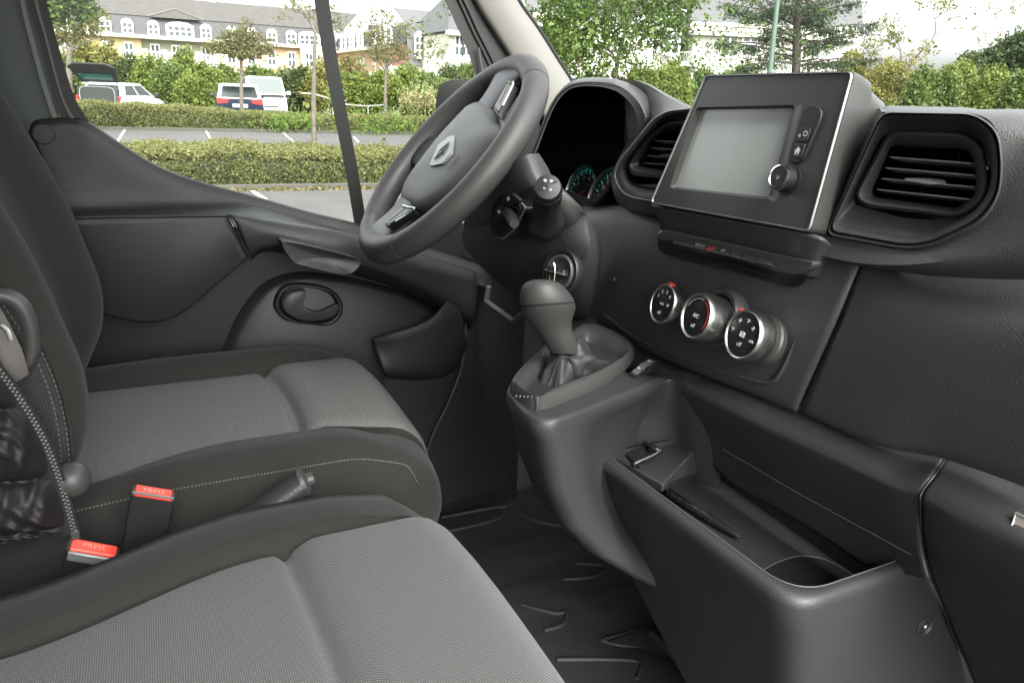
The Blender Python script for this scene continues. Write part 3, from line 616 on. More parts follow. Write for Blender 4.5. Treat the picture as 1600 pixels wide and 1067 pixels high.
for dx, dy, s in ((-.003, .007, .0035), (.004, .0065, .003), (-.004, -.002, .0028), (.003, -.004, .003), (0, .002, .002)):
    m = MB()
    for a in (0, 60, 120): m.tube([c+ux*(dx+s*.7*math.cos(math.radians(a)))+uy*(dy+s*.7*math.sin(math.radians(a))), c+ux*(dx-s*.7*math.cos(math.radians(a)))+uy*(dy-s*.7*math.sin(math.radians(a)))], .0004, 4)
    m.build('symbol', WHT, stl)
# audio control satellite, faceted
def sat(l, x): return X([(560+a/3.137, 80+b/3.137, x) for a, b in l])
t0 = [(668, 762), (710, 702), (752, 690), (822, 762), (820, 790), (765, 880), (705, 930), (668, 915), (655, 870)]
cst = sum(sat(t0, .43), Vector())/9
aus = MB().grid([fil([p+Vector((.05, 0, 0)) for p in sat(t0, .445)], .006), fil(sat(t0, .445), .006), fil([lerp(p, cst, .12)+Vector((-.006, 0, .002)) for p in sat(t0, .438)], .006)], cu=True, cap1=True).build('audio_control', GLB, sc_, ang=30)
MB().tube(fil([P(560+a/3.137, 80+b/3.137, x=.4375) for a, b in [(800, 748), (820, 765), (765, 872), (708, 920), (672, 908)]], .004, 4, closed=False), .0016, 6).build('light_edge', EDGE, aus)
for k, (l, nm) in enumerate((([(712, 708), (750, 696), (788, 730), (752, 762), (700, 745)], 'control_face'), ([(672, 768), (698, 748), (735, 765), (722, 800), (662, 850), (660, 810)], 'control_face'))):
    q = sat(l, .428); MB().prism(fil(q, .003), (.006, 0, 0)).build(nm, BLK, aus, bevel=.001)
    ce = sum(q, Vector())/len(q)+Vector((-.0006, .002*(1-k), .001)); u1, v1, n1 = basis((-1, -.1, .1))
    MB().add([ce+u1*a*.004+v1*b*.004 for a, b in ((-1.1, 0), (0, 1), (0, .4), (1, .4), (1, -.4), (0, -.4), (0, -1))], [tuple(range(7))]).build('arrow_symbol', WHT, aus, flat=True)
sk0 = P(560+735/3.137, 80+790/3.137, x=.430); sk1 = P(560+765/3.137, 80+845/3.137, x=.405)
MB().tube([lerp(sk0, sk1, t) for t in (0, .3, .7, 1)], [.008, .0065, .008, .006], 14).build('thumb_wheel', BLK, aus)
# column satellite boot
sb0 = P(690, 395, x=.48)
# ignition lock with key
ci = P(876, 425, x=.500); n = Vector((-.93, -.30, .20)).normalized(); ux, uy, n = basis(n)
ig = MB().lathe(ci, n, [(.033, -.014), (.033, .0), (.031, .003), (.027, .002), (.0255, -.005), (.0001, -.006)], 48).build('ignition_surround', BLK, sc_, ang=45)
rg = MB().lathe(ci, n, [(.0245, -.005), (.0245, .003), (.023, .005), (.0195, .004), (.018, -.002), (.0001, -.003)], 48).build('lock_ring', PS, ig, ang=50)
MB().box(ci+n*.006, (.033, .011, .014), Matrix((ux, uy, n)).transposed()).build('key_bow', BLK, sc_, bevel=.004, bseg=3)
MB().box(ci+n*.010-uy*.001, (.034, .0015, .012), Matrix((ux, uy, n)).transposed()).build('key_seam', EDGE, sc_, bevel=.0004)
ring = [ci+n*(.016+.003*math.cos(a))+ux*(.004*math.sin(a)*1.2)+uy*(-.006+.018*math.cos(a)) for a in [2*math.pi*k/30 for k in range(30)]]
MB().tube(ring, .0010, 6, closed=True).build('key_ring', CHR2, sc_)
for k in range(3):
    q = ci+n*(.014-.002*k)+uy*(-.024-.006*k)+ux*.008*(k-.5)*.5; MB().tube([q+(ux*math.cos(a)+ (uy if k % 2 else n)*math.sin(a))*.004 for a in [2*math.pi*j/14 for j in range(14)]], .0008, 6, closed=True).build('key_link', CHR2, sc_)

# ================================================================== CENTRE CONSOLE: shelf, gear pod, tray
con = thing('centre_console', 'dark plastic lower console with gear pod and open storage tray below the climate knobs', 'console', (.55, .6, .3))
# shelf ridge with its front roll and the wall that drops behind the tray
R0 = [(880, 455, .70), (940, 498, .665), (1000, 536, .645), (1090, 580, .640), (1170, 607, .640), (1250, 637, .645), (1330, 668, .652), (1395, 690, .656), (1440, 697, .660), (1479, 712, .662)]
R1 = [(870, 480, .66), (930, 520, .630), (985, 552, .615), (1060, 585, .607), (1150, 622, .612), (1240, 662, .622), (1320, 696, .630), (1370, 718, .634), (1410, 738, .636), (1460, 740, .638)]
R2 = [(868, 500, .655), (920, 535, .625), (970, 572, .600), (1046, 592, .596), (1140, 634, .602), (1230, 676, .612), (1310, 713, .620), (1355, 735, .624), (1398, 756, .626), (1441, 766, .628)]
R3 = [(868, 520, .66), (915, 550, .630), (970, 590, .615), (1044, 606, .600), (1137, 650, .606), (1226, 694, .616), (1305, 731, .624), (1350, 752, .628), (1396, 773, .630), (1438, 784, .632)]
R4 = [(868, 600, .66), (915, 620, .650), (970, 650, .640), (1060, 650, .626), (1137, 700, .645), (1226, 755, .655), (1305, 800, .662), (1350, 828, .664), (1396, 850, .664), (1440, 852, .655)]
R5 = [(868, 700, .66), (915, 720, .66), (970, 740, .66), (1070, 700, .652), (1150, 760, .67), (1226, 800, .672), (1305, 850, .674), (1350, 880, .674), (1400, 890, .672), (1452, 905, .655)]
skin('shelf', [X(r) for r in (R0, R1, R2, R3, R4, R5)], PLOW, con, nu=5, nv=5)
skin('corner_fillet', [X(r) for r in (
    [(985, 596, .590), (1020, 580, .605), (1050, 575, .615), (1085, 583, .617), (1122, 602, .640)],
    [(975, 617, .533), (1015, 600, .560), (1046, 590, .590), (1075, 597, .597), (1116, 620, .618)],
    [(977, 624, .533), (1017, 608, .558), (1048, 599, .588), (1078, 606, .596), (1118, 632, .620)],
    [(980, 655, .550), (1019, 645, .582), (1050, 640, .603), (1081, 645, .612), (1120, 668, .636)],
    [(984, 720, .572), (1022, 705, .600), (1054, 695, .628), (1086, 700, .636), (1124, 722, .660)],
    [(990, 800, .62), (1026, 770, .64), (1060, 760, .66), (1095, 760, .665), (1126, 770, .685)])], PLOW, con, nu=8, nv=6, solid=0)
# console flank beyond the tray, down to the floor, with a screw
c = P(1445, 978, y=.4025); n = Vector((-.05, -1, .03)).normalized()
MB().lathe(c, n, [(.0125, -.002), (.0125, .0008), (.011, .0015), (.0095, .0002), (.0085, -.003), (.0001, -.003)], 32).build('screw_cup', PLOW, con)
MB().lathe(c-n*.002, n, [(.0055, -.001), (.0055, .0015), (.004, .002), (.0022, .001), (.0015, .0002), (.0001, 0)], 24).build('screw', CHR, con)
# tray
TZ = .52
oc = [P(926, 708, z=TZ), P(1242, 952, z=TZ), P(1446, 876, z=TZ), P(1452, 862, x=.70), P(1050, 640, x=.70)]
oc = [Vector((.497, .745, TZ)), Vector((.512, .402, TZ)), Vector((.700, .404, TZ)), Vector((.700, .745, TZ+.004))]
def off(l, a, b, z): # inset the tray loop: a at the front, b at the right end
    return [Vector((l[0].x+a, l[0].y-.012*(a > 0)*0-.004, z)), Vector((l[1].x+a, l[1].y+b, z)), Vector((l[2].x+.0, l[2].y+b, z)), Vector((l[3].x, l[3].y-.004, z))]
rr = [.012, .040, .006, .006]; ri = [.012, .045, .006, .006]
low = [P(975, 870, x=.545), P(1150, 1120, x=.535), Vector((.690, .40, .20)), Vector((.70, .72, .20))]
low = [Vector((.560, .745, .34)), Vector((.640, .402, .02)), Vector((1.10, .404, .0)), Vector((1.10, .745, .30))]
rows = [fil(low, rr, 16)]+[fil([lerp(a, b, k_) for a, b in zip(low, oc)], rr, 16) for k_ in (.2, .4, .6, .8, .9)]+[ fil([p-Vector((0, 0, .014)) for p in oc], rr, 16), fil([Vector((p.x+.001, p.y, p.z-.006)) for p in oc], rr, 16), fil(off(oc, .004, .004, TZ-.0012), rr, 16), fil(off(oc, .009, .009, TZ+.0), ri, 16), fil(off(oc, .013, .013, TZ-.0005), ri, 16), fil(off(oc, .015, .015, TZ-.004), ri, 16), fil(off(oc, .046, .036, TZ-.080), ri, 16)]
idx_ = [i for i in range(len(rows[3])) if (rows[3][(i+1) % len(rows[3])]-rows[3][i]).length > .05]
m = MB().grid([dens(r_, 8, idx_) for r_ in rows], cu=True)
tb = m.build('tray_body', PLOW, con, ang=50)
MB().tube(fil([p+Vector((0, 0, .0006)) for p in off(oc, .0135, .0135, TZ-.0008)[:3]], [.012, .045, .006], 8, closed=False), .0007, 5).build('rim_line', SEDGE, tb)
# tray floor, ramp at the left end, ledge, cup well
fz = .452
MB().grid([[Vector((.538, .79, fz)), Vector((.76, .79, fz))], [Vector((.538, .56, fz-.001)), Vector((.72, .56, fz-.001))], [Vector((.545, .425, fz-.002)), Vector((.72, .425, fz-.002))]]).build('tray_floor', PLOW, con)
rl0, rl1 = P(1036, 757, z=.510), P(1100, 687, z=.512); rl2, rl3 = P(1122, 724, z=fz), P(1070, 772, z=fz)
rl3 = P(1044, 770, z=fz)
MB().add([rl0, rl1, rl2, Vector((rl3.x, rl3.y, fz))], [(0, 1, 2, 3)]).build('ramp', PLOW, con, flat=True)
MB().tube([rl0, rl1, rl2], .0006, 5).build('ramp_edge', SEDGE, con); 
ld = [P(944, 704, z=.512), P(1036, 757, z=.512), P(1100, 687, z=.512), P(1110, 672, z=.512), P(1080, 676, z=.512)]
MB().prism(ld, (0, 0, -.012)).build('ledge', PLOW, con, bevel=.002)
MB().tube(cr([P(*p, z=.5135) for p in [(950, 706), (1000, 693), (1050, 682), (1085, 678), (1108, 690)]], 4), .0005, 5).build('ledge_edge', SEDGE, con)
MB().tube(cr([P(*p, z=.4535) for p in [(1192, 890), (1215, 878), (1245, 869), (1275, 870), (1305, 881), (1345, 906)]], 5), .0007, 5).build('cup_edge', SEDGE, con)
cw = cr([P(*p, z=.4525) for p in [(1192, 890), (1215, 878), (1245, 869), (1275, 870), (1305, 881), (1345, 906)]], 5)
MB().grid([cw, [p+Vector((0, 0, -.003)) for p in cw]]).build('cup_wall', PLOW, con)
MB().add([p+Vector((0, 0, .0006)) for p in cw]+[P(1250, 960, z=.4525)], [tuple(range(len(cw)+1))]).build('cup_floor', BLK, con, flat=True)
# thin bright lines along the tray's back wall
MB().tube([P(*p) for p in []]+X([(1130, 702, .638), (1250, 772, .652), (1425, 867, .655)]), .0006, 4).build('wall_line', SEDGE, con)
# seam and second console block at the right (in front of the passenger)
pb = thing('passenger_lower_panel', 'dark plastic lower dash panel at the right edge beyond a seam, with a pale label', 'panel', (.66, .3, .3))
skin('panel_skin', [X(r) for r in (
    [(1482, 713, .662), (1530, 730, .664), (1600, 762, .668), (1750, 830, .67)],
    [(1462, 742, .640), (1525, 768, .640), (1600, 805, .640), (1750, 880, .64)],
    [(1443, 768, .629), (1510, 802, .626), (1600, 845, .624), (1750, 930, .62)],
    [(1441, 788, .632), (1508, 830, .628), (1600, 880, .626), (1750, 960, .62)],
    [(1444, 850, .668), (1508, 885, .655), (1600, 930, .64), (1750, 1010, .63)],
    [(1462, 912, .712), (1520, 935, .70), (1600, 975, .69), (1750, 1050, .68)],
    [(1496, 1000, .790), (1560, 1020, .775), (1640, 1060, .76), (1800, 1150, .74)],
    [(1560, 1150, .90), (1640, 1180, .88), (1720, 1220, .86), (1900, 1300, .84)])], PLOW, pb, nu=5, nv=5)
MB().tube(cr(X([(1480, 713, .6595), (1461, 741, .6365), (1441, 768, .6258), (1438, 788, .628), (1441, 850, .662), (1458, 908, .705), (1475, 950, .74), (1494, 1002, .785), (1545, 1100, .86)]), 5), .0011, 6).build('seam_bead', BLK, pb)
q = X([(1588, 802, .632), (1640, 830, .632), (1630, 850, .6285), (1582, 822, .6285)]); MB().prism(q, (-.001, 0, .0006)).build('label_plate', mat('label_brown', (.20, .17, .15), .5), pb)
MB().tube([p+Vector((-.001, 0, .001)) for p in (q[3], q[0], q[1])], .0012, 4).build('label_frame', EDGE, pb)

# gear pod: its top slopes gently; the side wall runs down to the floor
PZ = .628
tp = [(793, 602), (800, 622), (828, 650), (858, 657), (885, 651), (930, 634), (1000, 606, .626), (1046, 590, .623), None, None, (940, 490), (905, 495), (868, 520), (830, 560)]
top = [P(p[0], p[1], z=(p[2] if len(p) > 2 else PZ)) if p else None for p in tp]; top[8] = Vector((.67, .745, .585)); top[9] = Vector((.70, .95, .60)); tc_ = sum(top, Vector())/len(top)
tps = cr(top, 4, True)
def sc2(l, k, dz): return [Vector((lerp(p, tc_, k).x, lerp(p, tc_, k).y, p.z+dz)) for p in l]
def smooth_(t): t = min(max(t, 0), 1); return t*t*(3-2*t)
bot = []
for p in tps:
    q = p.copy(); q.z = .20; q.x = .70+(p.x-.34)*.35; q.y = (p.y+.05*smooth_((p.x-.40)/.06) if p.y < tc_.y-.03 else lerp(p, tc_, .12).y); bot.append(q)
def podrow(z, k): return [Vector((lerp(p, q, k).x, lerp(p, q, min(1, (PZ-z)*9)).y, z)) for p, q in zip(tps, bot)]
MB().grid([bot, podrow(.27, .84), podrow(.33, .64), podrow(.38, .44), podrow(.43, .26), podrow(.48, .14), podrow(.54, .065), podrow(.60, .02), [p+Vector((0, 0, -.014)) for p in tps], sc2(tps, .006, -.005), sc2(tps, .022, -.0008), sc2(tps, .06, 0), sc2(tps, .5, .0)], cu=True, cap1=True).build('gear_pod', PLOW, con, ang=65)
# rocker switch on the shelf
rk = [P(*p, z=PZ+.0015) for p in [(982, 583), (1018, 558), (1029, 562), (993, 589)]]; rc = sum(rk, Vector())/4
MB().grid([[p-Vector((0, 0, .01)) for p in rk], rk, [lerp(p, rc, .14) for p in rk], [lerp(p, rc, .14)-Vector((0, 0, .004)) for p in rk]], cu=True, cap1=True).build('switch_frame', VOID, con)
rki = [lerp(p, rc, .20) for p in rk]; a0, a1, a2, a3 = rki
m0, m1 = lerp(a0, a1, .5)+Vector((0, 0, .003)), lerp(a3, a2, .5)+Vector((0, 0, .003))
rs = MB().grid([[a0, a3], [m0, m1], [a1, a2]]).build('rocker_switch', mat('rocker', (.13, .13, .125), .5), con, flat=True, solid=.002)
ux = (a1-a0).normalized(); uy = (a0-a3).normalized()
for t, s in ((.22, .0028), (.78, .0042)):
    c = lerp(lerp(a0, a3, .5), lerp(a1, a2, .5), t)+Vector((0, 0, .0030)); mm = MB()
    for a in (0, 45, 90, 135): v = (ux*math.cos(math.radians(a))+uy*math.sin(math.radians(a)))*s; mm.tube([c-v, c+v], .0004, 4)
    mm.build('switch_symbol', WHT, rs)

# ================================================================== GEAR LEVER
gl = thing('gear_lever', 'gear lever with a rounded leather grey knob and wrinkled black gaiter', 'gear lever', P(905, 580, z=PZ))
zg = lambda l: [(780+a/3.811, 400+b/3.811) for a, b in l]
Ro = [P(*p, z=PZ+.002) for p in zg([(68, 775), (92, 835), (175, 893), (245, 905), (340, 880), (570, 785), (735, 680), (798, 610), (796, 560), (735, 505), (640, 455), (545, 430), (480, 440), (400, 500), (290, 565), (160, 665)])]
gc = sum(Ro, Vector())/len(Ro)
Ri = [P(*p, z=PZ+.014) for p in zg([(138, 775), (150, 800), (205, 842), (245, 850), (320, 775), (540, 690), (690, 622), (740, 590), (738, 560), (690, 530), (610, 482), (545, 460), (500, 462), (450, 500), (330, 580), (205, 680)])]
So, Si = cr(Ro, 4, True), cr(Ri, 4, True)
def mix(t, dz): return [Vector((lerp(a, b, t).x, lerp(a, b, t).y, PZ+dz)) for a, b in zip(So, Si)]
FRM = mat('gaiter_frame', (.042, .042, .041), .5, grain=.0005, gscale=1000, gstr=.3)
MB().grid([mix(-.02, -.001), mix(0, .006), mix(.15, .013), mix(.45, .017), mix(.8, .014), mix(1.0, .006), mix(1.06, -.004)], cu=True).build('gaiter_frame', FRM, gl, ang=70)
kb0 = P(890, 560, y=.765); kt = P(850, 462, y=.755)
kax = axis(kb0, kt)
# gaiter: folded leather between the frame and the lever
rows = []; N = len(Si); nr = 9
gtop = kb0+kax*.010
for j in range(nr):
    t = j/(nr-1); r = []
    for i, p in enumerate(Si):
        a = math.atan2(p.y-gc.y, p.x-gc.x); base = Vector((lerp(So[i], p, 1.02).x, lerp(So[i], p, 1.02).y, PZ+.002))
        tp_ = gtop+Vector((math.cos(a)*.019, math.sin(a)*.017, 0)); q = lerp(base, tp_, t)
        q.z = PZ+.000+ (gtop.z-PZ)*(t**1.6) - .012*math.sin(math.pi*min(t*1.2, 1))
        fold = .0075*math.sin(a*5+t*5.0+1.2*math.sin(a*2))*math.sin(math.pi*t)+.004*math.sin(a*9-t*7)*math.sin(math.pi*t)
        q += Vector((math.cos(a), math.sin(a), .9))*fold; r.append(q)
    rows.append(r)
MB().grid(rows, cu=True).build('gaiter', LEA, gl, ang=80, sub=1)
# collar folds round the neck
rows = []
for j, (h, rad) in enumerate(((-.012, .027), (-.004, .031), (.004, .029), (.010, .024), (.015, .021), (.018, .0165), (.016, .010))):
    rows.append([kb0+kax*(h+.004*math.sin(3*b+j))+(kax.orthogonal().normalized()*math.cos(b)+kax.cross(kax.orthogonal().normalized())*math.sin(b))*(rad+.0025*math.sin(4*b+j*1.4)+.002*math.sin(7*b)) for b in [2*math.pi*k/40 for k in range(40)]])
MB().grid(rows, cu=True).build('gaiter_collar', LEA, gl, ang=80)
for k in range(14):   # stitches on the gaiter's seams
    t = k/13; p = lerp(P(851, 548, z=.655), P(842, 562, z=.648), t) if k < 7 else lerp(P(806, 620, z=PZ+.018), P(842, 622, z=PZ+.014), (k-7)/6)
    MB().tube([p, p+Vector((.002, .002, .0008))], .0006, 5).build('stitch', THR, gl)
# knob: traced silhouette, left and right borders along the lever
zk = [(140, 200, 365, 300), ]
Lk = zg([(322, 585), (285, 530), (240, 460), (195, 400), (155, 335), (138, 280), (137, 225), (152, 175), (185, 148), (235, 138)])
Rk = zg([(462, 585), (452, 520), (424, 440), (420, 385), (437, 310), (425, 260), (390, 205), (350, 165), (300, 145), (262, 139)])
rows = []
for (lx, ly), (rx, ry) in zip(Lk, Rk):
    l, r_ = P(lx, ly, y=.76), P(rx, ry, y=.76); c = (l+r_)/2; e = (r_-l)/2; dep = Vector((0, 1, 0)).cross(e).normalized().cross(e.normalized())
    dd = CAM-c; dd = (dd-e*dd.dot(e)/e.length_squared).normalized()*e.length
    rows.append([c+e*math.cos(b)+dd*math.sin(b)*.92 for b in [2*math.pi*k/32 for k in range(32)]])
cols = [cr([rows[j][i] for j in range(len(rows))], 4) for i in range(32)]
rr_ = [list(c) for c in zip(*cols)]
sp_ = 18
MB().grid(rr_[:sp_+1]).v
MB().grid(rr_[:sp_+1], cu=True, cap0=True).build('knob_neck', KNB, gl, ang=70)
MB().grid(rr_[sp_+1:], cu=True, cap1=True).build('knob_cap', KNB, gl, ang=70)
mid = [lerp(a, b, .5) for a, b in zip(rr_[sp_], rr_[sp_+1])]; mc = sum(mid, Vector())/32
MB().grid([rr_[sp_], [lerp(p, mc, .015) for p in rr_[sp_]], [lerp(p, mc, .015) for p in rr_[sp_+1]], rr_[sp_+1]], cu=True).build('knob_seam', VOID, gl)

# ================================================================== PEN in the tray
pa, pe = P(1042, 768, z=.462), P(1158, 843, z=.457)
pen = thing('pen', 'black pen with knurled barrel and clip lying against the front wall of the tray', 'pen', lerp(pa, pe, .5))
dx_ = (pe-pa).normalized(); Lp = (pe-pa).length; a_ = pa+Vector((0, 0, .002))
MB().lathe(a_, dx_, [(.0001, 0), (.0042, .001), (.0052, .004), (.0056, Lp*.12), (.0056, Lp*.72), (.0050, Lp*.78), (.0042, Lp*.88), (.0024, Lp*.97), (.0012, Lp*.985), (.0009, Lp)], 24).build('barrel', BLK, pen, ang=50)
e1 = dx_.orthogonal().normalized(); e2 = dx_.cross(e1)
kn = MB()
for i in range(26):
    for j in range(10):
        a = 2*math.pi*(j+.5*(i % 2))/10; v = e1*math.cos(a)+e2*math.sin(a); kn.box(a_+dx_*(Lp*.10+i*Lp*.55/26)+v*.0057, (.0011, .0022, .0024), Matrix((v, dx_.cross(v), dx_)).transposed())
stuff(kn.build('knurling', GLB, pen, bevel=.0003))
sd = (Vector((.3, .2, 1))).normalized(); ud = (Vector((0, 0, 1))+_r*.0-(FH*0)).normalized(); side = dx_.cross(ud).normalized()
MB().box(a_+dx_*Lp*.20+ud*.010-side*(-.005), (.0032, Lp*.42, .0012), Matrix((side, dx_, ud)).transposed()).build('clip', BLK, pen, bevel=.0005)
MB().box(a_+dx_*Lp*.015+ud*.007-side*(-.003), (.004, .004, .009), Matrix((side, dx_, ud)).transposed()).build('clip_base', BLK, pen, bevel=.0005)
# ================================================================== small folding hook on the tray's ledge
hk = thing('bag_hook', 'small glossy black folding hook on the ledge at the left end of the tray', 'hook', P(1005, 712, z=.515))
q = [P(*p, z=.5145) for p in [(978, 712), (1012, 690), (1036, 706), (1000, 732)]]; MB().prism(fil(q, .004), (0, 0, .003)).build('hook_base', BLK, hk, bevel=.001)
MB().tube(cr([P(*p, z=zz) for p, zz in [((1010, 692), .520), ((1020, 700), .528), ((1032, 704), .526), ((1018, 712), .522), ((998, 722), .520), ((988, 727), .518)]], 4), [.003]*21, 8).build('hook_arm', GLB, hk, ang=60)
MB().tube(cr([P(*p, z=zz) for p, zz in [((1032, 703), .530), ((1020, 711), .527), ((1002, 719), .524), ((992, 724), .521)]], 4), .0012, 6).build('hook_highlight', EDGE, hk)
# ================================================================== SEATS
def smooth(t): t = min(max(t, 0), 1); return t*t*(3-2*t)
def cushion(root, y0, y1, s0, s1, xf, xg, zt, c0, c1, b0, b1, mi, stitches, wf):
    """y0..y1 outer edges, s0..s1 seams of the light insert, xf front, xg cross seam, zt insert height, c crest heights, b crest y"""
    xs = [-.36+k*.02 for k in range(100) if -.36+k*.02 < xg-.03]+[xg-.03+k*.004 for k in range(16)]
    xs += [xs[-1]+.012*k for k in range(1, 60) if xs[-1]+.012*k < xf-.085]
    path = [(x, zt, 0, 1) for x in xs]
    r = .070; x0 = xf-r
    for k in range(0, 15):
        a = math.radians(k*100/14); path.append((x0+r*math.sin(a), zt-r*1.15+r*1.15*math.cos(a), math.sin(a), math.cos(a)))
    xe, ze = path[-1][0], path[-1][1]
    for k in range(1, 7): path.append((xe-.010*k, ze-.035*k, 1, -.1))
    cols = []
    # across: (y, lift along normal, kind) from far to near
    A = [(y1-.03, -1), (y1-.004, -.16), (y1+.002, -.09), (y1+.002, -.04), (y1-.004, 'e1'), (b1+.015, 'f1'), (b1, 'c1'), (b1-.02, 'g1'), (lerp(b1, s1, .6), 'h1'), (lerp(b1, s1, .85), 'i1'), (s1+.004, 's')]
    I = [(s1, 's0'), (s1-.006, .001), (s1-.016, .003)]+[(lerp(s1-.016, s0+.016, t/8), .003+.002*math.sin(math.pi*t/8)) for t in range(1, 8)]+[(s0+.016, .003), (s0+.006, .001), (s0, 's0')]
    B = [(s0-.004, 's'), (lerp(b0, s0, .85), 'i0'), (lerp(b0, s0, .6), 'h0'), (b0+.02, 'g0'), (b0, 'c0'), (b0-.015, 'f0'), (y0+.004, 'e0'), (y0-.002, -.04), (y0-.002, -.09), (y0+.004, -.16), (y0+.03, -1)]
    cf = {'e': .55, 'f': .90, 'c': 1.0, 'g': .93, 'h': .62, 'i': .22}
    full = A+I+B; rows = []
    for x, z, nx, nz in path:
        row = []
        fr = smooth((x-(xf-.16))/.14) if nz > 0 else 1
        for y, d in full:
            mid = (y0+y1)/2; q = (y-mid)/((y1-y0)/2); sh = .035*abs(q)**4*fr + .03*max(0, abs(q)-.85)/.15*fr
            yq = y; g_ = (-.075 if wf == 2 else -.066)*(1-smooth((x+.17)/.24)) if nz > .9 else 0
            if wf == 2: y = y-.040*smooth((x-.18)/.13)*max(0, 1-abs(y-s0)/.16)
            if wf == 1: y = y+g_*smooth((y-mid)/(s1-mid)*1.0)
            elif wf == 2: y = y+g_*1.25*max(0, 1-abs(y-s0)/.14)
            if isinstance(d, str):
                if d == 's': d2 = -.003
                elif d == 's0': d2 = -.003
                else: d2 = (c1 if d[1] == '1' else c0)*cf[d[0]]
                if len(d) == 2 and d[0] in cf: d2 *= (1-.93*fr)*(.55+.45*smooth((x+.25)/.25))
            else: d2 = d
            y_, y = y, yq
            if s0-.001 <= y <= s1+.001 and nz > .9:
                gx = xg+.012*(1-((y-mid)/((s1-s0)/2))**2)
                d2 += -.011*math.exp(-((x-gx)/.0075)**2) + .012*smooth((x-gx)/.035)
            elif s0-.001 <= y <= s1+.001: d2 += .012*max(0, nz)
            y = y_
            if d2 > -.03: row.append(Vector((x+nx*d2-sh*(.3+.7*abs(nx)), y, z+nz*d2-.0*sh)))
            else:
                zz = z+d2*(1 if nz > 0 else 0); zb = max(.2, zz) if d2 > -.5 else .12
                xx = min(x, xf-.055-abs(d2 if d2 > -.5 else .2)*.5)
                row.append(Vector((xx, y, min(zb, z) if nz > 0 else min(z, zb))))
        rows.append(row)
    n1, n2 = len(A), len(A)+len(I)
    ins = MB().grid([r[n1:n2] for r in rows], uv='y').build('seat_insert', mi, root, ang=80)
    bo = MB().grid([r[:n1+1] for r in rows], uv=True).build('seat_bolster', SEATD, root, ang=80)
    bi = MB().grid([r[n2-1:] for r in rows], uv=True).build('seat_bolster', SEATD, root, ang=80)
    if stitches:
        m = MB(); i = n2+6
        pts = resamp([r[n2+5]*.25+r[n2+6]*.75+Vector((0, -.0012, 0)) for r in rows[8:-13]], 260)
        for k in range(0, 258, 2): m.tube([pts[k], pts[k+1]], .0007, 5)
        stuff(m.build('seam_stitching', THR, root))
        m = MB(); m.tube([p+Vector((0, .0004, -.0022)) for p in pts], .0011, 5); m.build('seam_crease', VOID, root)
    return rows
ds = thing('driver_seat', "driver's seat with dark bolsters and grey woven cushion, behind the steering wheel", 'seat', (0, 1.1, 0))
cushion(ds, .855, 1.385, 1.02, 1.300, .350, .155, .478, .046, .026, .905, 1.35, SEATL2, True, 2)
ms = thing('middle_seat', 'nearest seat cushion with coarse grey woven top in the foreground', 'seat', (0, .48, 0))
cushion(ms, .185, .780, .262, .702, .292, .088, .500, .026, .028, .225, .728, SEATL, False, 1)
for o_, y0, y1 in ((ds, .90, 1.34), (ms, .24, .73)):
    MB().box((-.02, (y0+y1)/2, .09), (.5, y1-y0, .17)).build('seat_base', VOID, o_, bevel=.02)
def backrest(root, y0, y1, mi):
    pr = [(-.14, .49), (-.112, .546), (-.093, .588), (-.085, .632), (-.087, .675), (-.096, .715), (-.113, .787), (-.133, .845), (-.155, .90), (-.182, .97), (-.205, 1.05), (-.215, 1.12)]
    pp = cr([Vector((x, 0, z)) for x, z in pr], 5)
    rows = []
    for p in pp:
        x, z = p.x, p.z; r = []
        for y, d, _ in ((y0, -.24, 0), (y0, -.15, 0), (y0-.001, -.060, 0), (y0-.001, -.030, 0), (y0+.004, -.014, 0), (y0+.016, -.003, 0), (y0+.035, 0, 0), (y0+.055, -.004, 0), (y0+.08, -.020, 0), (y0+.10, -.040, 0), (y0+.13, -.05, 0), ((y0+y1)/2, -.052, 0), (y1-.13, -.05, 0), (y1-.10, -.040, 0), (y1-.08, -.020, 0), (y1-.055, -.004, 0), (y1-.035, 0, 0), (y1-.016, -.003, 0), (y1-.004, -.014, 0), (y1, -.03, 0), (y1, -.12, 0), (y1, -.24, 0)):
            r.append(Vector((x+d, y, z+.15*d)))
        rows.append(r)
    b = MB().grid(rows, uv=True).build('backrest', SEATD, root, ang=80)
    return rows
backrest(ds, .84, 1.315, SEATL2)
# mesh side panel with its double stitched border, belt mouth and recline knob
seamx = [(-.215, .93), (-.172, .85), (-.143, .776), (-.122, .722), (-.110, .672), (-.106, .62), (-.110, .56), (-.125, .50)]
sp = cr([Vector((x, .8375, z)) for x, z in seamx], 6)
MB().grid([sp, [Vector((p.x-.02, .8365, p.z)) for p in sp], [Vector((-.36, .8375, p.z)) for p in sp]], uv=True).build('side_panel', MESH, ds, ang=80)
m = MB()
for off_ in (0, .0075):
    q = resamp([Vector((p.x-off_, .8362, p.z)) for p in sp], 150)
    for k in range(0, 148, 2): m.tube([q[k], q[k+1]], .0007, 4)
stuff(m.build('panel_stitching', mat('dark_thread', (.12, .12, .115), .8), ds)); MB().tube([p+Vector((.0035, 0, 0)) for p in sp], .0016, 6).build('panel_piping', SEATD, ds)
oc_ = P(-2, 522, y=.832); ov = []
for (rx, rz, yy) in ((.034, .046, .006), (.033, .045, -.004), (.029, .041, -.008), (.022, .034, -.006), (.018, .030, .004)):
    ov.append([oc_+Vector((math.copysign(abs(math.cos(a))**.8, math.cos(a))*rx, yy, math.copysign(abs(math.sin(a))**.8, math.sin(a))*rz)) for a in [2*math.pi*k/36 for k in range(36)]])
MB().grid(ov, cu=True, cap1=True).build('belt_mouth', PS, ds, ang=70)
c = P(125, 748, y=.80); c0 = P(108, 752, y=.82)
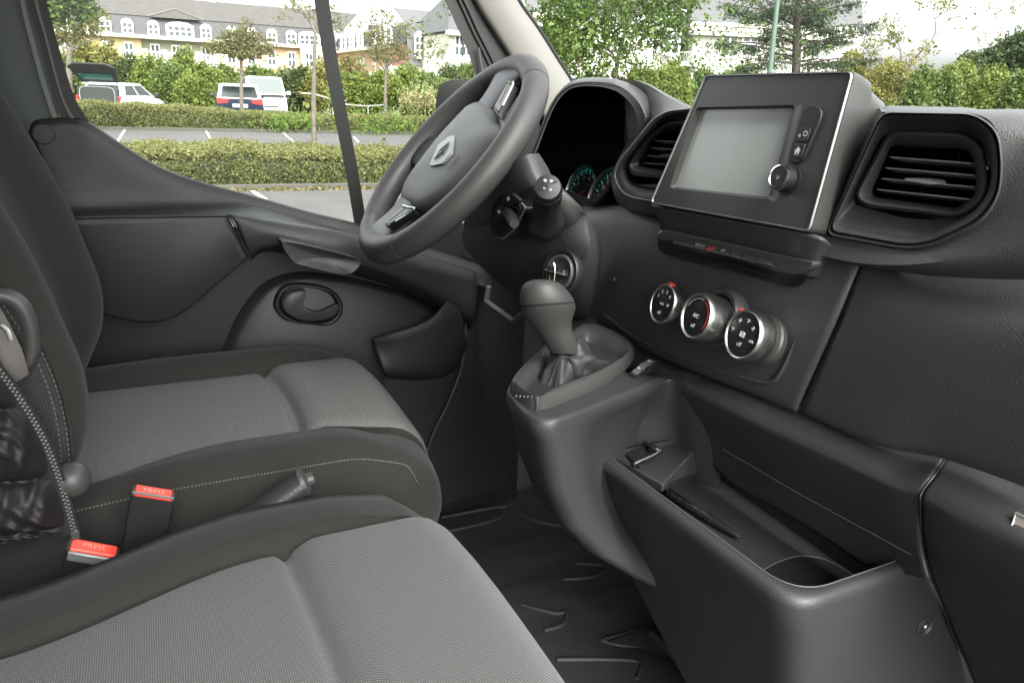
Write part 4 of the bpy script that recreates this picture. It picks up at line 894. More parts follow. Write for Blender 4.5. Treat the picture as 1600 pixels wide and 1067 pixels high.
MB().lathe(Vector((c.x-.022, c.y+.004, c.z-.002)), (1, -.15, .1), [(.010, 0), (.0165, .004), (.019, .012), (.0185, .020), (.015, .027), (.008, .031), (.0001, .0325)], 32, cap0=True).build('recline_knob', mat('recline_grey', (.05, .05, .048), .45), ds, ang=80)
belt = thing('seat_belt', 'grey brown seat belt webbing slanting out of an oval mouth at the left edge', 'seat belt', P(10, 560, y=.81))
bp_ = [P(-30, 480, y=.835), P(-8, 520, y=.828), P(12, 560, y=.818), P(24, 600, y=.812)]
MB().grid([[p+Vector((.013, 0, .009)) for p in bp_], [p-Vector((.022, 0, .012)) for p in bp_]]).build('webbing', mat('webbing', (.11, .098, .09), .7, grain=.0006, gscale=1500, gstr=.6), belt, solid=.0015)
MB().tube([P(2, 508, y=.826), P(12, 516, y=.824), P(18, 532, y=.822)], .0022, 8).build('belt_guide', CHR, belt)

# ================================================================== JACKET over the edge of the seat
jk = thing('puffer_jacket', 'black quilted puffer jacket with a silver toothed zip hanging at the left edge', 'jacket', P(40, 760, y=.79))
JM = mat('jacket_nylon', (.014, .012, .0125), .5, spec=.3, grain=.0012, gscale=70, gstr=.3, gtype='noise')
zp = cr([P(*p, y=yy) for p, yy in [((-40, 520), .80), ((-8, 566), .80), ((20, 603), .797), ((48, 645), .794), ((72, 690), .791), ((90, 735), .789), ((103, 775), .787), ((113, 812), .785), ((117, 828), .785)]], 10)
NZ = len(zp); rows = []
quilt = [0, .14, .38, .66, .93, 1.0]
for j in range(71):
    t = j/70; r = []
    for i in range(90):
        s = i/89
        z_ = zp[min(int(s*(NZ-1)), NZ-1)]
        tgt = P(lerp(-330, -40, s*0)+(-60)*(1-s), lerp(500, 905, s), y=.735)
        q = lerp(z_, tgt, t)
        # quilting: seams run away from the zip, cloth puffs between them
        seg = next(k for k in range(5) if s <= quilt[k+1]+1e-6); u = (s-quilt[seg])/(quilt[seg+1]-quilt[seg])
        u2 = (u+.10*math.sin(t*9+seg))
        puff = .017*abs(math.sin(math.pi*min(max(u2, 0), 1)))**.5*smooth(t*7)*(1 if seg < 4 else .3)
        puff += (.0016*math.sin(t*120+6*math.sin(u*4+seg*3))*(math.exp(-u*3)+math.exp(-(1-u)*4))+.0018*math.sin(t*46+seg*5+u*9+3*math.sin(s*14))+.0012*math.sin(t*75-u*13))*smooth(t*6)
        q = q+Vector((.25*puff, -puff, .25*puff)); r.append(q)
    rows.append(r)
MB().grid(rows).build('shell', JM, jk, ang=80, sub=1)
# zip tape and teeth
MB().grid([[p+Vector((.004, -.0015, .002)) for p in zp], [p+Vector((-.012, -.0035, -.004)) for p in zp]]).build('zip_tape', mat('zip_tape', (.012, .012, .012), .9, grain=.0006, gscale=1200, gstr=.6), jk, solid=.001)
ZPM = mat('zip_metal', (.26, .26, .26), .4, metal=.4)
tp_ = resamp(zp, 54)
for k in range(53):
    d = (tp_[k+1]-tp_[k]).normalized(); s = d.cross(Vector((0, -1, 0))).normalized(); c = tp_[k]+Vector((0, -.003, 0))
    m = MB()
    st_ = (tp_[k+1]-tp_[k]).length/2; m.box(c+s*.0017, (.0020, .0015, .0016), Matrix((s, d, s.cross(d))).transposed()); m.box(c-s*.0010+d*st_, (.0020, .0015, .0016), Matrix((s, d, s.cross(d))).transposed())
    m.build('zip_tooth', ZPM, jk, flat=True)
e_ = zp[-1]; MB().box(e_+Vector((0, -.003, -.004)), (.008, .003, .010)).build('zip_end', PS, jk, bevel=.001)

# ================================================================== BUCKLES and HANDBRAKE
def buckle(tl_, tr_, bl_, br_, y, label, openf):
    a, b = P(*tl_, y=y), P(*tr_, y=y-.004); c, d = P(*bl_, y=y), P(*br_, y=y-.004)
    root = thing('belt_buckle', label, 'buckle', (a+b)/2, group='seat belt buckles between the seats')
    up = ((a+b)/2-(c+d)/2).normalized(); ux = (b-a).normalized(); n = ux.cross(up).normalized(); n = n if n.y < 0 else -n
    W = (b-a).length; o = (a+b)/2
    m = MB(); rows = []
    for h, wk, th in ((-.16, .92, .018), (-.09, 1.0, .024), (-.03, 1.06, .026), (-.006, 1.05, .026), (-.002, 1.02, .024)):
        q = [o+up*h+ux*W/2*wk*sx-n*th*(.5-.5*sy) for sx, sy in ((-1, 1), (1, 1), (1, -1), (-1, -1))]; rows.append(fil(q, .003, 3))
    MB().grid(rows, cu=True, cap0=True, cap1=True).build('buckle_body', BLK, root, bevel=0, ang=50)
    q = [o+ux*W/2*.90*sx-n*t_+up*h for sx, t_, h in ((-1, .002, .001), (1, .002, .001), (1, .017, .004), (-1, .017, .004))]
    MB().prism(fil(q, .002), -up*.006).build('press_button', BRED, root, bevel=.0012)
    u2 = (q[3]-q[0]).normalized()
    text('press_lettering', 'PRESS', .0085, (q[0]+q[2])/2+n*.0007+up*.0005, ux, u2, mat('faded_red', (.95, .30, .22), .5), root)
    if openf: MB().box(o-up*.006+n*.0005, (W*.93, .010, .004), Matrix((ux, up, n)).transposed()).build('slot_edge', EDGE, root, bevel=.001)
    else: MB().tube([o+ux*W*.5+up*.002-n*.001, o-ux*W*.5+up*.002-n*.001], .0016, 6).build('slot_edge', EDGE, root)
    return root
buckle((206, 772), (271, 782), (188, 866), (255, 872), .795, 'slim black belt buckle with red button beside the driver cushion, the farther one', False)
buckle((104, 858), (184, 872), (86, 942), (168, 958), .775, 'wide black belt buckle with bright red button, nearest the bottom left', True)
hb = thing('handbrake', 'black grained handbrake lever between the seats', 'handbrake', P(420, 790, y=.81))
h0, h1 = P(300, 836, y=.800), P(476, 752, y=.800); hx = (h1-h0).normalized(); hl = (h1-h0).length
hp = [h0+hx*hl*t-Vector((0, 0, .012*math.sin(math.pi*t))) for t in [k/12 for k in range(13)]]
MB().tube(hp, [.007+.0115*smooth(t*1.25) for t in [k/12 for k in range(13)]], 20, flat=.85, up=(0, 0, 1)).build('grip', mat('handbrake_grip', (.028, .028, .028), .42, grain=.0010, gscale=420, gstr=.35), hb, ang=60)
MB().lathe(h1-hx*.002, hx, [(.0182, -.003), (.0185, .002), (.0145, .005), (.0085, .006), (.0085, .013), (.0001, .014)], 24).build('release_button', PS, hb, ang=50)
MB().tube([h0-hx*.10-Vector((0, 0, .02)), h0+hx*.02], .008, 10).build('lever_arm', VOID, hb)

# ================================================================== DRIVER'S DOOR
door = thing('driver_door', "dark grey driver's door trim with oval latch handle, armrest pull and window", 'door', (.2, 1.45, .4))
D0 = [(48, 205), (58, 190), (110, 186), (137, 192), (182, 222), (240, 258), (302, 283), (400, 309), (480, 332), (560, 352), (664, 387), (760, 418)]
D1 = [(50, 210), (62, 196), (110, 192), (134, 198), (178, 229), (236, 266), (300, 292), (398, 317), (478, 339), (558, 358), (662, 393), (762, 424)]
D2 = [(56, 222), (74, 214), (112, 210), (135, 214), (172, 243), (228, 280), (296, 302), (396, 322), (476, 343), (556, 363), (660, 398), (764, 430)]
D3 = [(97, 320), (105, 322), (130, 322), (150, 322), (185, 322), (230, 322), (300, 322), (395, 325), (474, 347), (554, 369), (660, 402), (766, 436)]
D4 = [(99, 334), (106, 334), (130, 333), (150, 333), (185, 333), (230, 333), (300, 332), (390, 333), (472, 353), (552, 376), (660, 406), (768, 444)]
D5 = [(101, 342), (108, 342), (130, 341), (150, 340), (185, 339), (230, 339), (300, 338), (388, 340), (468, 360), (548, 386), (655, 414), (768, 452)]
def yy(l, v): return [P(p[0], p[1], y=v[i] if isinstance(v, list) else v) for i, p in enumerate(l)]
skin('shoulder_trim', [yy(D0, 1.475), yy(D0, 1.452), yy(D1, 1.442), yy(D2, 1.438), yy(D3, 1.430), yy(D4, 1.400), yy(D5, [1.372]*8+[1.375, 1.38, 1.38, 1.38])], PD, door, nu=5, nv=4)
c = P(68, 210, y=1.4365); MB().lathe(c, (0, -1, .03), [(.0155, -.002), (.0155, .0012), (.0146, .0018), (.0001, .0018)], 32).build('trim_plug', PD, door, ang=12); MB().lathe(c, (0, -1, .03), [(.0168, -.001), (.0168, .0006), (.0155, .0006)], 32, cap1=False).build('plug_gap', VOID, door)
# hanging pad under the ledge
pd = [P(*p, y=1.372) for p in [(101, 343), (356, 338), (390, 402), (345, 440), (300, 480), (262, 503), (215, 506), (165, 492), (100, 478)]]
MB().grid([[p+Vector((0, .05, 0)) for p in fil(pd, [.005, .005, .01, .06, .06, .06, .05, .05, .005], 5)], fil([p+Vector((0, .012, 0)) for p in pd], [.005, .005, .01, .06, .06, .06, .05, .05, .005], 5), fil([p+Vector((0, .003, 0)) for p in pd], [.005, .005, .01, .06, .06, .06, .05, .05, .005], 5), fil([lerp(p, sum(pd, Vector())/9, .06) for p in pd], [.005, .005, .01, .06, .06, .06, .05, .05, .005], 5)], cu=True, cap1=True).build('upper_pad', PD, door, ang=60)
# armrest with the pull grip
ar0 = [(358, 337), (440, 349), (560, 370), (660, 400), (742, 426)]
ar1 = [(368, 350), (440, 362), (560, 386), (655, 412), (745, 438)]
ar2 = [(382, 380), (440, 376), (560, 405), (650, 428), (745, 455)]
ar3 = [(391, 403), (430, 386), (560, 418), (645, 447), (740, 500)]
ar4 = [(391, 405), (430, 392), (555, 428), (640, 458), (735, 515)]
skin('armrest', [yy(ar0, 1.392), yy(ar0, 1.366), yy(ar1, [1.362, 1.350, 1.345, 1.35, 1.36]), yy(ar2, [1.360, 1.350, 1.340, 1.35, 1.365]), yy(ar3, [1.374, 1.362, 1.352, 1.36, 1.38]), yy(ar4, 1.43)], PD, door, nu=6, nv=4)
MB().tube(cr(yy([(356, 336), (368, 355), (380, 382), (392, 404)], 1.3595), 5), .0015, 6).build('armrest_gap', VOID, door)
gr0 = [P(*p, y=1.308) for p in [(441, 381), (455, 379), (510, 391), (556, 404), (563, 412), (550, 426), (530, 428), (480, 416), (458, 408)]]
gcn = sum(gr0, Vector())/9
GRI = mat('grip_satin', (.040, .043, .041), .38)
MB().grid([[lerp(p, gcn, -.06)+Vector((0, .03, 0)) for p in cr(gr0, 4, True)], [lerp(p, gcn, -.02)+Vector((0, .010, 0)) for p in cr(gr0, 4, True)], cr(gr0, 4, True), [lerp(p, gcn, .12)+Vector((0, .002, 0)) for p in cr(gr0, 4, True)], [lerp(p, gcn, .45)+Vector((0, .012, 0)) for p in cr(gr0, 4, True)], [lerp(p, gcn, .9)+Vector((0, .016, 0)) for p in cr(gr0, 4, True)]], cu=True, cap1=True).build('pull_grip', GRI, door, ang=70)
# lower skin of the door and its raised field
MB().grid([[Vector((-.3, 1.455, .72)), Vector((.75, 1.455, .70))], [Vector((-.3, 1.455, .0)), Vector((.75, 1.455, 0))]]).build('inner_skin', BLK, door)
lf = [P(*p, y=1.428) for p in [(330, 640), (345, 560), (375, 490), (415, 442), (470, 426), (560, 438), (650, 464), (700, 500), (715, 560), (690, 680)]]
lfr = [.04]*10
MB().grid([fil([p+Vector((0, .028, 0)) for p in lf], lfr, 6), fil([lerp(p, sum(lf, Vector())/10, .05)+Vector((0, .006, 0)) for p in lf], lfr, 6), fil([lerp(p, sum(lf, Vector())/10, .10) for p in lf], lfr, 6)], cu=True, cap1=True).build('lower_field', PD, door, ang=70)
# latch handle in its oval dish
hc = [P(*p, y=1.418) for p in [(428, 478), (440, 450), (470, 443), (512, 450), (533, 468), (534, 492), (515, 508), (480, 506), (446, 500)]]
hcc = sum(hc, Vector())/9; H_ = cr(hc, 5, True)
dish = MB().grid([[p+Vector((0, .012, 0)) for p in H_], H_, [lerp(p, hcc, .05)-Vector((0, .004, 0)) for p in H_], [lerp(p, hcc, .12)-Vector((0, .004, 0)) for p in H_], [lerp(p, hcc, .17)+Vector((0, .002, 0)) for p in H_], [lerp(p, hcc, .25)+Vector((0, .016, 0)) for p in H_]], cu=True, cap1=True).build('latch_dish', BLK, door, ang=70)
lv0 = [P(*p, y=1.408) for p in [(441, 478), (450, 458), (474, 453), (476, 460), (472, 472), (478, 482), (500, 488), (528, 475), (530, 482), (520, 495), (490, 502), (458, 496)]]
lvc = sum(lv0, Vector())/12
MB().grid([[p+Vector((0, .014, 0)) for p in cr(lv0, 3, True)], cr(lv0, 3, True), [lerp(p, lvc, .1)-Vector((0, .004, 0)) for p in cr(lv0, 3, True)]], cu=True, cap1=True).build('latch_lever', PS, dish, ang=60)
# door pocket
pk0 = [(582, 530), (612, 521), (645, 511), (672, 498), (690, 481), (699, 468), (707, 470)]
rows = [yy(pk0, 1.44), yy([(x+1, y-1) for x, y in pk0], [1.40, 1.385, 1.375, 1.37, 1.37, 1.375, 1.38]), yy([(x+2, y+6) for x, y in pk0], [1.395, 1.377, 1.366, 1.36, 1.36, 1.365, 1.37]), yy([(586, 545), (616, 540), (650, 532), (680, 520), (702, 508), (714, 495), (720, 490)], [1.395, 1.378, 1.368, 1.362, 1.362, 1.366, 1.37]), yy([(600, 580), (630, 582), (660, 582), (690, 578), (708, 565), (722, 540), (726, 525)], 1.38), yy([(606, 590), (632, 592), (662, 592), (692, 588), (712, 575), (726, 550), (730, 535)], 1.42)]
skin('door_pocket', rows, PD, door, nu=5, nv=4)
MB().grid([yy([(600, 588), (735, 540)], 1.425), yy([(640, 800), (800, 760)], 1.40)]).build('lower_trim', BLK, door)
MB().tube(cr(yy([(728, 500), (722, 570), (700, 630), (680, 670), (665, 710)], 1.405), 5), .003, 8).build('trim_bead', PS, door)
c = P(706, 503, y=1.365); MB().lathe(c, (0, -1, 0), [(.008, 0), (.008, .001), (.0072, .0012), (.0001, .0012)], 20).build('screw_cover', PD, door, ang=12)
# window frame: rear edge, divider, front frame, sill finisher seen through the wheel
FR = mat('frame_black', (.008, .0075, .007), .5); FRG = mat('frame_green_grey', (.10, .12, .115), .4)
def strip(name, a, b, y0, y1, m, par, nb=4):
    """band between two pixel lines, with real depth"""
    A, B = yy(a, y0), yy(b, y0); A2, B2 = yy(a, y1), yy(b, y1)
    A, B, A2, B2 = [cr(q, nb) for q in (A, B, A2, B2)]
    return MB().grid([A2, A, B, B2], cv=True).build(name, m, par, ang=50)
strip('rear_frame', [(66, -60), (72, 0), (88, 60), (104, 115), (120, 160), (146, 200)], [(34, -60), (44, 0), (62, 60), (76, 115), (88, 160), (96, 195)], 1.452, 1.475, FR, door)
strip('rear_seal', [(50, -60), (58, 0), (74, 60), (88, 115), (102, 160), (124, 198)], [(44, -60), (53, 0), (70, 60), (84, 115), (98, 160), (116, 196)], 1.447, 1.453, mat('seal_grey', (.06, .065, .06), .35), door)
strip('window_divider', [(486, -60), (491, 0), (505, 90), (522, 180), (540, 270), (554, 352)], [(508, -60), (514, 0), (527, 90), (543, 180), (560, 270), (573, 352)], 1.452, 1.480, FR, door)
strip('front_frame', [(660, -60), (694, 0), (715, 45), (732, 85), (743, 125), (748, 200), (738, 300), (720, 400)], [(682, -60), (716, 0), (738, 48), (760, 92), (775, 130), (784, 200), (780, 300), (770, 420)], 1.452, 1.480, FR, door)
fs = yy([(748, 75), (751, 100), (755, 122), (755, 150)], 1.44); MB().tube(cr(fs, 4), .003, 8).build('frame_stay', PS, door)
GLW = glass_mat('window_glass', (.96, .98, .965), .6)
g = MB().grid([yy([(40, -60), (700, -60)], 1.468), yy([(60, 220), (790, 420)], 1.468)]); g.build('window_pane', GLW, door)
sfi = [P(*p, y=1.46) for p in [(664, 388), (700, 398), (716, 404), (718, 407), (700, 405), (660, 394)]]; MB().prism(fil(sfi, .003), (0, .012, 0)).build('sill_finisher', BLK, door, bevel=.001)
# faint lettering etched in the glass low down at the rear
text('glass_mark', 'TINTED GLASS', .0055, P(178, 187, y=1.4665), (1, 0, 0), (0, 0, 1), mat('etched', (.12, .13, .11), .8), door)
# ================================================================== CAB SHELL: pillars, headliner, bulkhead, floor
cab = thing('van_cab', 'van cab shell with dark rear door pillar, pale windscreen pillar trim and black floor', 'van', (.3, .6, -.05))
CABG = mat('pillar_painted', (.045, .055, .053), .45)
strip('door_pillar', [(36, -80), (46, 0), (64, 60), (78, 115), (90, 160), (104, 340), (150, 700)], [(-200, -80), (-200, 0), (-200, 60), (-200, 115), (-200, 160), (-200, 340), (-200, 800)], 1.462, 1.55, CABG, cab)
strip('pillar_fold', [(34, -60), (38, 0), (58, 80), (78, 150), (96, 200)], [(28, -60), (31, 0), (50, 80), (70, 150), (88, 200)], 1.452, 1.47, FRG, cab)
strip('door_shut_face', [(52, 195), (62, 215), (75, 260), (95, 320), (102, 345), (108, 500)], [(-40, 150), (0, 205), (30, 270), (60, 330), (75, 400), (100, 520)], 1.45, 1.48, mat('shut_face', (.035, .045, .043), .5), cab)
# windscreen pillar trim, pale, rolled towards the glass
pa0 = [(700, -90, 1.44), (741, 0, 1.44), (768, 45, 1.44), (798, 92, 1.44), (830, 150, 1.44), (856, 200, 1.44), (880, 260, 1.44)]
pa1 = [(716, -90, 1.425), (757, 0, 1.425), (784, 45, 1.425), (815, 95, 1.425), (842, 150, 1.425), (866, 200, 1.425), (890, 260, 1.425)]
pa2 = [(745, -90, 1.42), (788, 0, 1.42), (818, 48, 1.42), (846, 92, 1.42), (868, 130, 1.42), (890, 180, 1.42), (910, 230, 1.42)]
pa3 = [(762, -90, 1.44), (806, 0, 1.44), (838, 46, 1.44), (866, 90, 1.44), (888, 124, 1.44), (912, 165, 1.44), (935, 210, 1.44)]
skin('windscreen_pillar', [Y([(a-10, b, 1.49) for a, b, c in pa0]), Y(pa0), Y(pa1), Y(pa2), Y(pa3)], PIL, cab, nu=5, nv=4)
MB().tube(cr(Y([(766, -90, 1.445), (810, 0, 1.445), (842, 46, 1.445), (870, 90, 1.445), (892, 125, 1.445), (918, 165, 1.445)]), 4), .0048, 8).build('pillar_seal', FR, cab)
strip('door_frame_seal', [(682, -60), (716, 0), (738, 48), (760, 92), (775, 130), (784, 200), (780, 300), (770, 420)], [(712, -60), (744, 0), (772, 48), (802, 95), (825, 140), (845, 200), (850, 300), (850, 420)], 1.446, 1.50, mat('seal_black', (.02, .02, .02), .7), cab)
for x in (0,):
    strip('seal_ridge', [(690, -60), (724, 0), (746, 48), (768, 92), (784, 130)], [(694, -60), (728, 0), (750, 48), (773, 92), (789, 130)], 1.440, 1.447, FR, cab)
# roof, bulkhead, far side, sills: the rest of the shell around the picture
SH = mat('headliner', (.60, .585, .55), .9); SHD = mat('shell_dark', (.05, .05, .05), .8)  # headliner colour raised to bounce more light into the cab
def plate(name, pts, m, th): return MB().add([Vector(p) for p in pts], [tuple(range(len(pts)))]).build(name, m, cab, solid=th, flat=True)
plate('headliner', [(-.55, -.45, 1.52), (-.55, 1.5, 1.52), (.42, 1.5, 1.50), (.42, -.45, 1.50)], SH, .04)
plate('bulkhead', [(-.50, -.45, -.1), (-.50, 1.55, -.1), (-.50, 1.55, 1.52), (-.50, -.45, 1.52)], mat('bulkhead_grey', (.32, .32, .31), .8), .03)  # unseen; its grey is kept pale to bounce light onto the dash
plate('scuttle', [(1.16, -.4, -.1), (1.16, 1.5, -.1), (1.16, 1.5, .85), (1.16, -.4, .85)], SHD, .03)
plate('side_panel', [(.62, 1.50, -.1), (1.16, 1.50, -.1), (1.16, 1.50, .86), (.62, 1.50, .86)], SHD, .02)
plate('rear_side_panel', [(-.55, 1.52, -.1), (-.13, 1.52, -.1), (-.13, 1.52, 1.52), (-.55, 1.52, 1.52)], SHD, .02)
plate('door_outer_panel', [(-.2, 1.53, -.1), (.8, 1.53, -.1), (.8, 1.53, .60), (-.2, 1.53, .70)], SHD, .02)
plate('footwell', [(.5, -.5, -.03), (1.2, -.5, -.03), (1.2, 1.55, -.03), (.5, 1.55, -.03)], VOID, .03)
plate('cab_floor', [(-.55, -.5, -.035), (.5, -.5, -.035), (.5, 1.55, -.035), (-.55, 1.55, -.035)], CARP, .03)
plate('front_side', [(.66, -.42, -.1), (1.16, -.42, -.1), (1.16, -.42, .86), (.66, -.42, .86)], SHD, .02)
plate('near_side_panel', [(-.55, -.42, -.1), (-.30, -.42, -.1), (-.30, -.42, 1.52), (-.55, -.42, 1.52)], SHD, .02)
ws = MB().grid([[Vector((.44, -.4, 1.50)), Vector((.44, 1.46, 1.50))], [Vector((1.18, -.4, .86)), Vector((1.18, 1.46, .86))]]).build('windscreen', glass_mat('windscreen_glass', (.96, .975, .955), .04), cab)
# ================================================================== FLOOR MAT
fm = thing('floor_mat', 'black rubber floor mat with moulded ribs on the cab floor', 'floor mat', (.7, 1.1, 0))
N = 70; rows = []
for j in range(N+1):
    y = .60+.88*j/N; r = []
    for i in range(61):
        x = .30+.65*i/60
        z = .006+.0012*math.sin(x*31+4*math.sin(y*7))*math.sin(y*23+2*math.sin(x*9))+.001*math.sin(x*11-y*14)
        for (cx, cy, cw, ch) in ((.74, 1.24, .13, .05), (.78, 1.02, .10, .045), (.62, 1.10, .09, .05)):
            d = max(abs((x-cx)+.3*(y-cy))/cw, abs(y-cy)/ch); z += .004*(1-smooth((d-.75)/.35))
        r.append(Vector((x, y, z)))
    rows.append(r)
MB().grid(rows).build('mat_sheet', RUB, fm, ang=80)
for pts in ([(790, 790), (830, 812), (885, 822), (940, 815)], [(885, 850), (900, 840), (950, 860), (985, 880)], [(815, 945), (870, 958), (885, 955), (880, 975), (850, 985)], [(940, 1000), (970, 1008), (1010, 1010), (1050, 1030), (1085, 1067)], [(940, 1000), (1025, 975)], [(870, 1030), (950, 1030), (1000, 1035), (995, 1060)], [(690, 808), (760, 795), (800, 790)], [(700, 830), (775, 812), (782, 800)], [(880, 905), (930, 900), (945, 885), (900, 880)]):
    MB().tube(cr([P(*p, z=.0072) for p in pts], 5), .0045, 10).build('rib', RUB, fm, ang=80)
q = [P(*p, z=.018) for p in [(948, 1003), (1022, 978), (1060, 1000), (1100, 1067), (1060, 1040), (1010, 1012)]]
MB().add(q, [tuple(range(6))]).build('carpet_cutout', CARP, fm, flat=True)
MB().tube(cr([P(*p, z=.02) for p in [(1018, 990), (1045, 1015), (1080, 1050), (1110, 1090)]], 5), .009, 10).build('raised_lip', RUB, fm, ang=80)
# ================================================================== PEDAL
pdl = thing('pedal_bracket', 'bright angular metal bracket in the dark footwell behind the gear lever', 'bracket', P(800, 490, x=.62))
def flatbar(pts, x, w_, name, m, par):
    q = [P(a, b, x=x) for a, b in pts]; return MB().grid([[p+Vector((dx, 0, 0)) for p in q] for dx in (0,)]+[[p+Vector((.02, 0, 0)) for p in q]]).build(name, m, par, solid=w_, ang=20)
MB().tube(fil([P(*p, x=.62) for p in [(764, 448), (760, 470), (803, 502), (822, 486)]], .004, 3, closed=False), .0058, 4).build('bracket_bar', mat('bracket_metal', (.16, .175, .165), .4, metal=.3), pdl, ang=30)
# ================================================================== MIRROR
mi = thing('door_mirror', 'black exterior door mirror housing seen through the window behind the steering wheel', 'mirror', P(712, 160, y=1.70))
mo = [P(*p, y=1.70) for p in [(678, 190), (684, 135), (700, 125), (745, 124), (760, 150), (755, 240), (690, 240)]]
MB().grid([fil([lerp(p, sum(mo, Vector())/7, .25)+Vector((.09, .02, 0)) for p in mo], .02), fil([lerp(p, sum(mo, Vector())/7, .04)+Vector((.05, .01, 0)) for p in mo], .02), fil(mo, .02), fil([lerp(p, sum(mo, Vector())/7, .05) for p in mo], .02), fil([lerp(p, sum(mo, Vector())/7, .07)+Vector((.006, 0, 0)) for p in mo], .02)], cu=True, cap0=True, cap1=True).build('housing', mat('mirror_black', (.022, .022, .022), .5), mi, ang=60)
MB().tube([P(740, 220, y=1.68), P(770, 260, y=1.52)], .02, 10).build('arm', BLK, mi)
# ================================================================== CAR PARK
ASPH = mat('asphalt', (.066, .064, .060), .9, grain=.01, gscale=60, gstr=.5, gtype='noise', mott=.18, mscale=1.2)
PAINT = mat('road_paint', (.30, .30, .285), .7, mott=.15, mscale=6); SOIL = mat('soil', (.12, .10, .06), 1, mott=.3, mscale=5)
g = struct(MB().add([(-300, -200, GZ), (400, -200, GZ), (400, 400, GZ), (-300, 400, GZ)], [(0, 1, 2, 3)]).build('ground', mat('ground_grass', (.10, .12, .05), 1, mott=.3, mscale=.5), flat=True))
rd = struct(MB().add([(-40, -6, GZ+.01), (60, -6, GZ+.01), (60, 37, GZ+.01), (-40, 37, GZ+.01)], [(0, 1, 2, 3)]).build('car_park', ASPH, flat=True))
for a, b in (((185, 219), (197, 200)), ((333, 224), (321, 203)), ((459, 222), (439, 205)), ((560, 222), (553, 214))):
    p, q = P(*a, z=GZ+.02), P(*b, z=GZ+.02); p = lerp(q, p, 1.6); s = Vector((.036, 0, 0))
    MB().add([p-s, p+s, q+s, q-s], [(0, 1, 2, 3)]).build('parking_line', PAINT, rd, flat=True)
p, q = P(386, 296, z=GZ+.02), P(410, 312, z=GZ+.02); MB().add([p, p+Vector((.09, 0, 0)), q+Vector((.09, 0, 0)), q], [(0, 1, 2, 3)]).build('parking_line', PAINT, rd, flat=True)
for y0, y1 in ((12.55, 14.6), (27.4, 29.7)):
    m = MB(); m.box(((0+12)/2, y0-.06, GZ+.05), (40, .1, .1)); m.build('kerb', mat('kerb_stone', (.055, .052, .04), .9), rd, bevel=.015)
    MB().add([(-15, y0, GZ+.03), (30, y0, GZ+.03), (30, y1, GZ+.03), (-15, y1, GZ+.03)], [(0, 1, 2, 3)]).build('planting_strip', SOIL, rd, flat=True)

def leaves(name, C_, size, m, parent=None, up=.3, asp=.55, jit=.35, nrm=None):
    """diamond leaves at points C_ (N,3)"""
    N = len(C_); C_ = np.asarray(C_, float)
    a = rng.normal(size=(N, 3)); a /= np.linalg.norm(a, axis=1)[:, None]
    b = rng.normal(size=(N, 3)); b[:, 2] += up
    b = np.cross(a, b); b /= np.linalg.norm(b, axis=1)[:, None]
    s = size*(1+jit*rng.normal(size=N)).clip(.35, 2)[:, None]
    V = np.stack([C_+a*s, C_+b*s*asp, C_-a*s, C_-b*s*asp], 1).reshape(-1, 3)
    Fq = np.arange(4*N).reshape(N, 4); o = parent_loc(parent) if parent else Vector()
    return raw_mesh(name, V-np.array(o), Fq, m, parent)
def sprigs(o, d, n, step, droop, spread):
    """n leaf places along arching twigs starting at o with direction d"""
    k = np.arange(n)[None, :, None]
    return (o[:, None, :]+d[:, None, :]*step*k+np.array([0, 0, -1])*droop*(k*step)**2+rng.normal(size=(len(o), n, 3))*spread).reshape(-1, 3)
def unit(n): a = rng.normal(size=(n, 3)); return a/np.linalg.norm(a, axis=1)[:, None]
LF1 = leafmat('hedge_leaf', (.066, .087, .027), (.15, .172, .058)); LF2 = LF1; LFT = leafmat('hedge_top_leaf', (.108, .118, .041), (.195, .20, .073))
TW = mat('hedge_core', (.035, .032, .018), 1, grain=.05, gscale=30, gstr=1, gtype='noise')
def hedge(name, label, x0, x1, y0, y1, hf, n, size, seed):
    root = thing(name, label, 'hedge', ((x0+x1)/2, (y0+y1)/2, GZ), group='clipped hedges in the car park')
    m = MB(); K = 30; rows = []
    for i in range(K+1):
        x = lerp(x0, x1, i/K); h = hf(x)-.09
        rows.append([Vector((x, y0+.10, GZ+.03)), Vector((x, y0+.12, GZ+h*.8)), Vector((x, y0+.25, GZ+h)), Vector((x, y1-.2, GZ+h)), Vector((x, y1-.1, GZ+.03))])
    m.grid(rows); m.build('hedge_core', TW, root)
    A = []; nt = n
    X_ = rng.uniform(x0, x1, nt); H_ = np.array([hf(x) for x in X_])
    W = y1-y0; hm = H_.mean(); face = rng.uniform(0, hm+W, nt)
    fr = face < hm
    yv = np.where(fr, y0, y0+(face-hm)); zv = np.where(fr, face/hm*H_, H_)
    bump = .05*np.sin(X_*5.1+seed)+.035*np.sin(X_*13+yv*7)+.03*np.sin(X_*27+zv*30)
    rnd = .12*np.exp(-((zv-H_)/.12)**2)*np.exp(-((yv-y0)/.12)**2)
    O = np.stack([X_, yv+np.where(fr, -bump+.06, 0)+rnd, GZ+zv+np.where(fr, 0, bump*.6)-rnd*.6-.03], 1)
    O += rng.normal(size=O.shape)*.02
    D = unit(nt)*.7+np.stack([np.zeros(nt), np.where(fr, -.6, -.1), np.where(fr, .15, .8)], 1); D /= np.linalg.norm(D, axis=1)[:, None]
    tp = ~fr
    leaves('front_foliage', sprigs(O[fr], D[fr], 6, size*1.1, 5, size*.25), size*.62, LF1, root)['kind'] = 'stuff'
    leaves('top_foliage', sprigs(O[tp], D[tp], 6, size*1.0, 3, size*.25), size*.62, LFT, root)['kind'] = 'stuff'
    return root
hedge('hedge', 'low clipped hedge nearest the van, across the near parking bay', -3.5, 9.5, 12.6, 14.35, lambda x: .55+.03*math.sin(x*1.3), 30000, .030, 1)
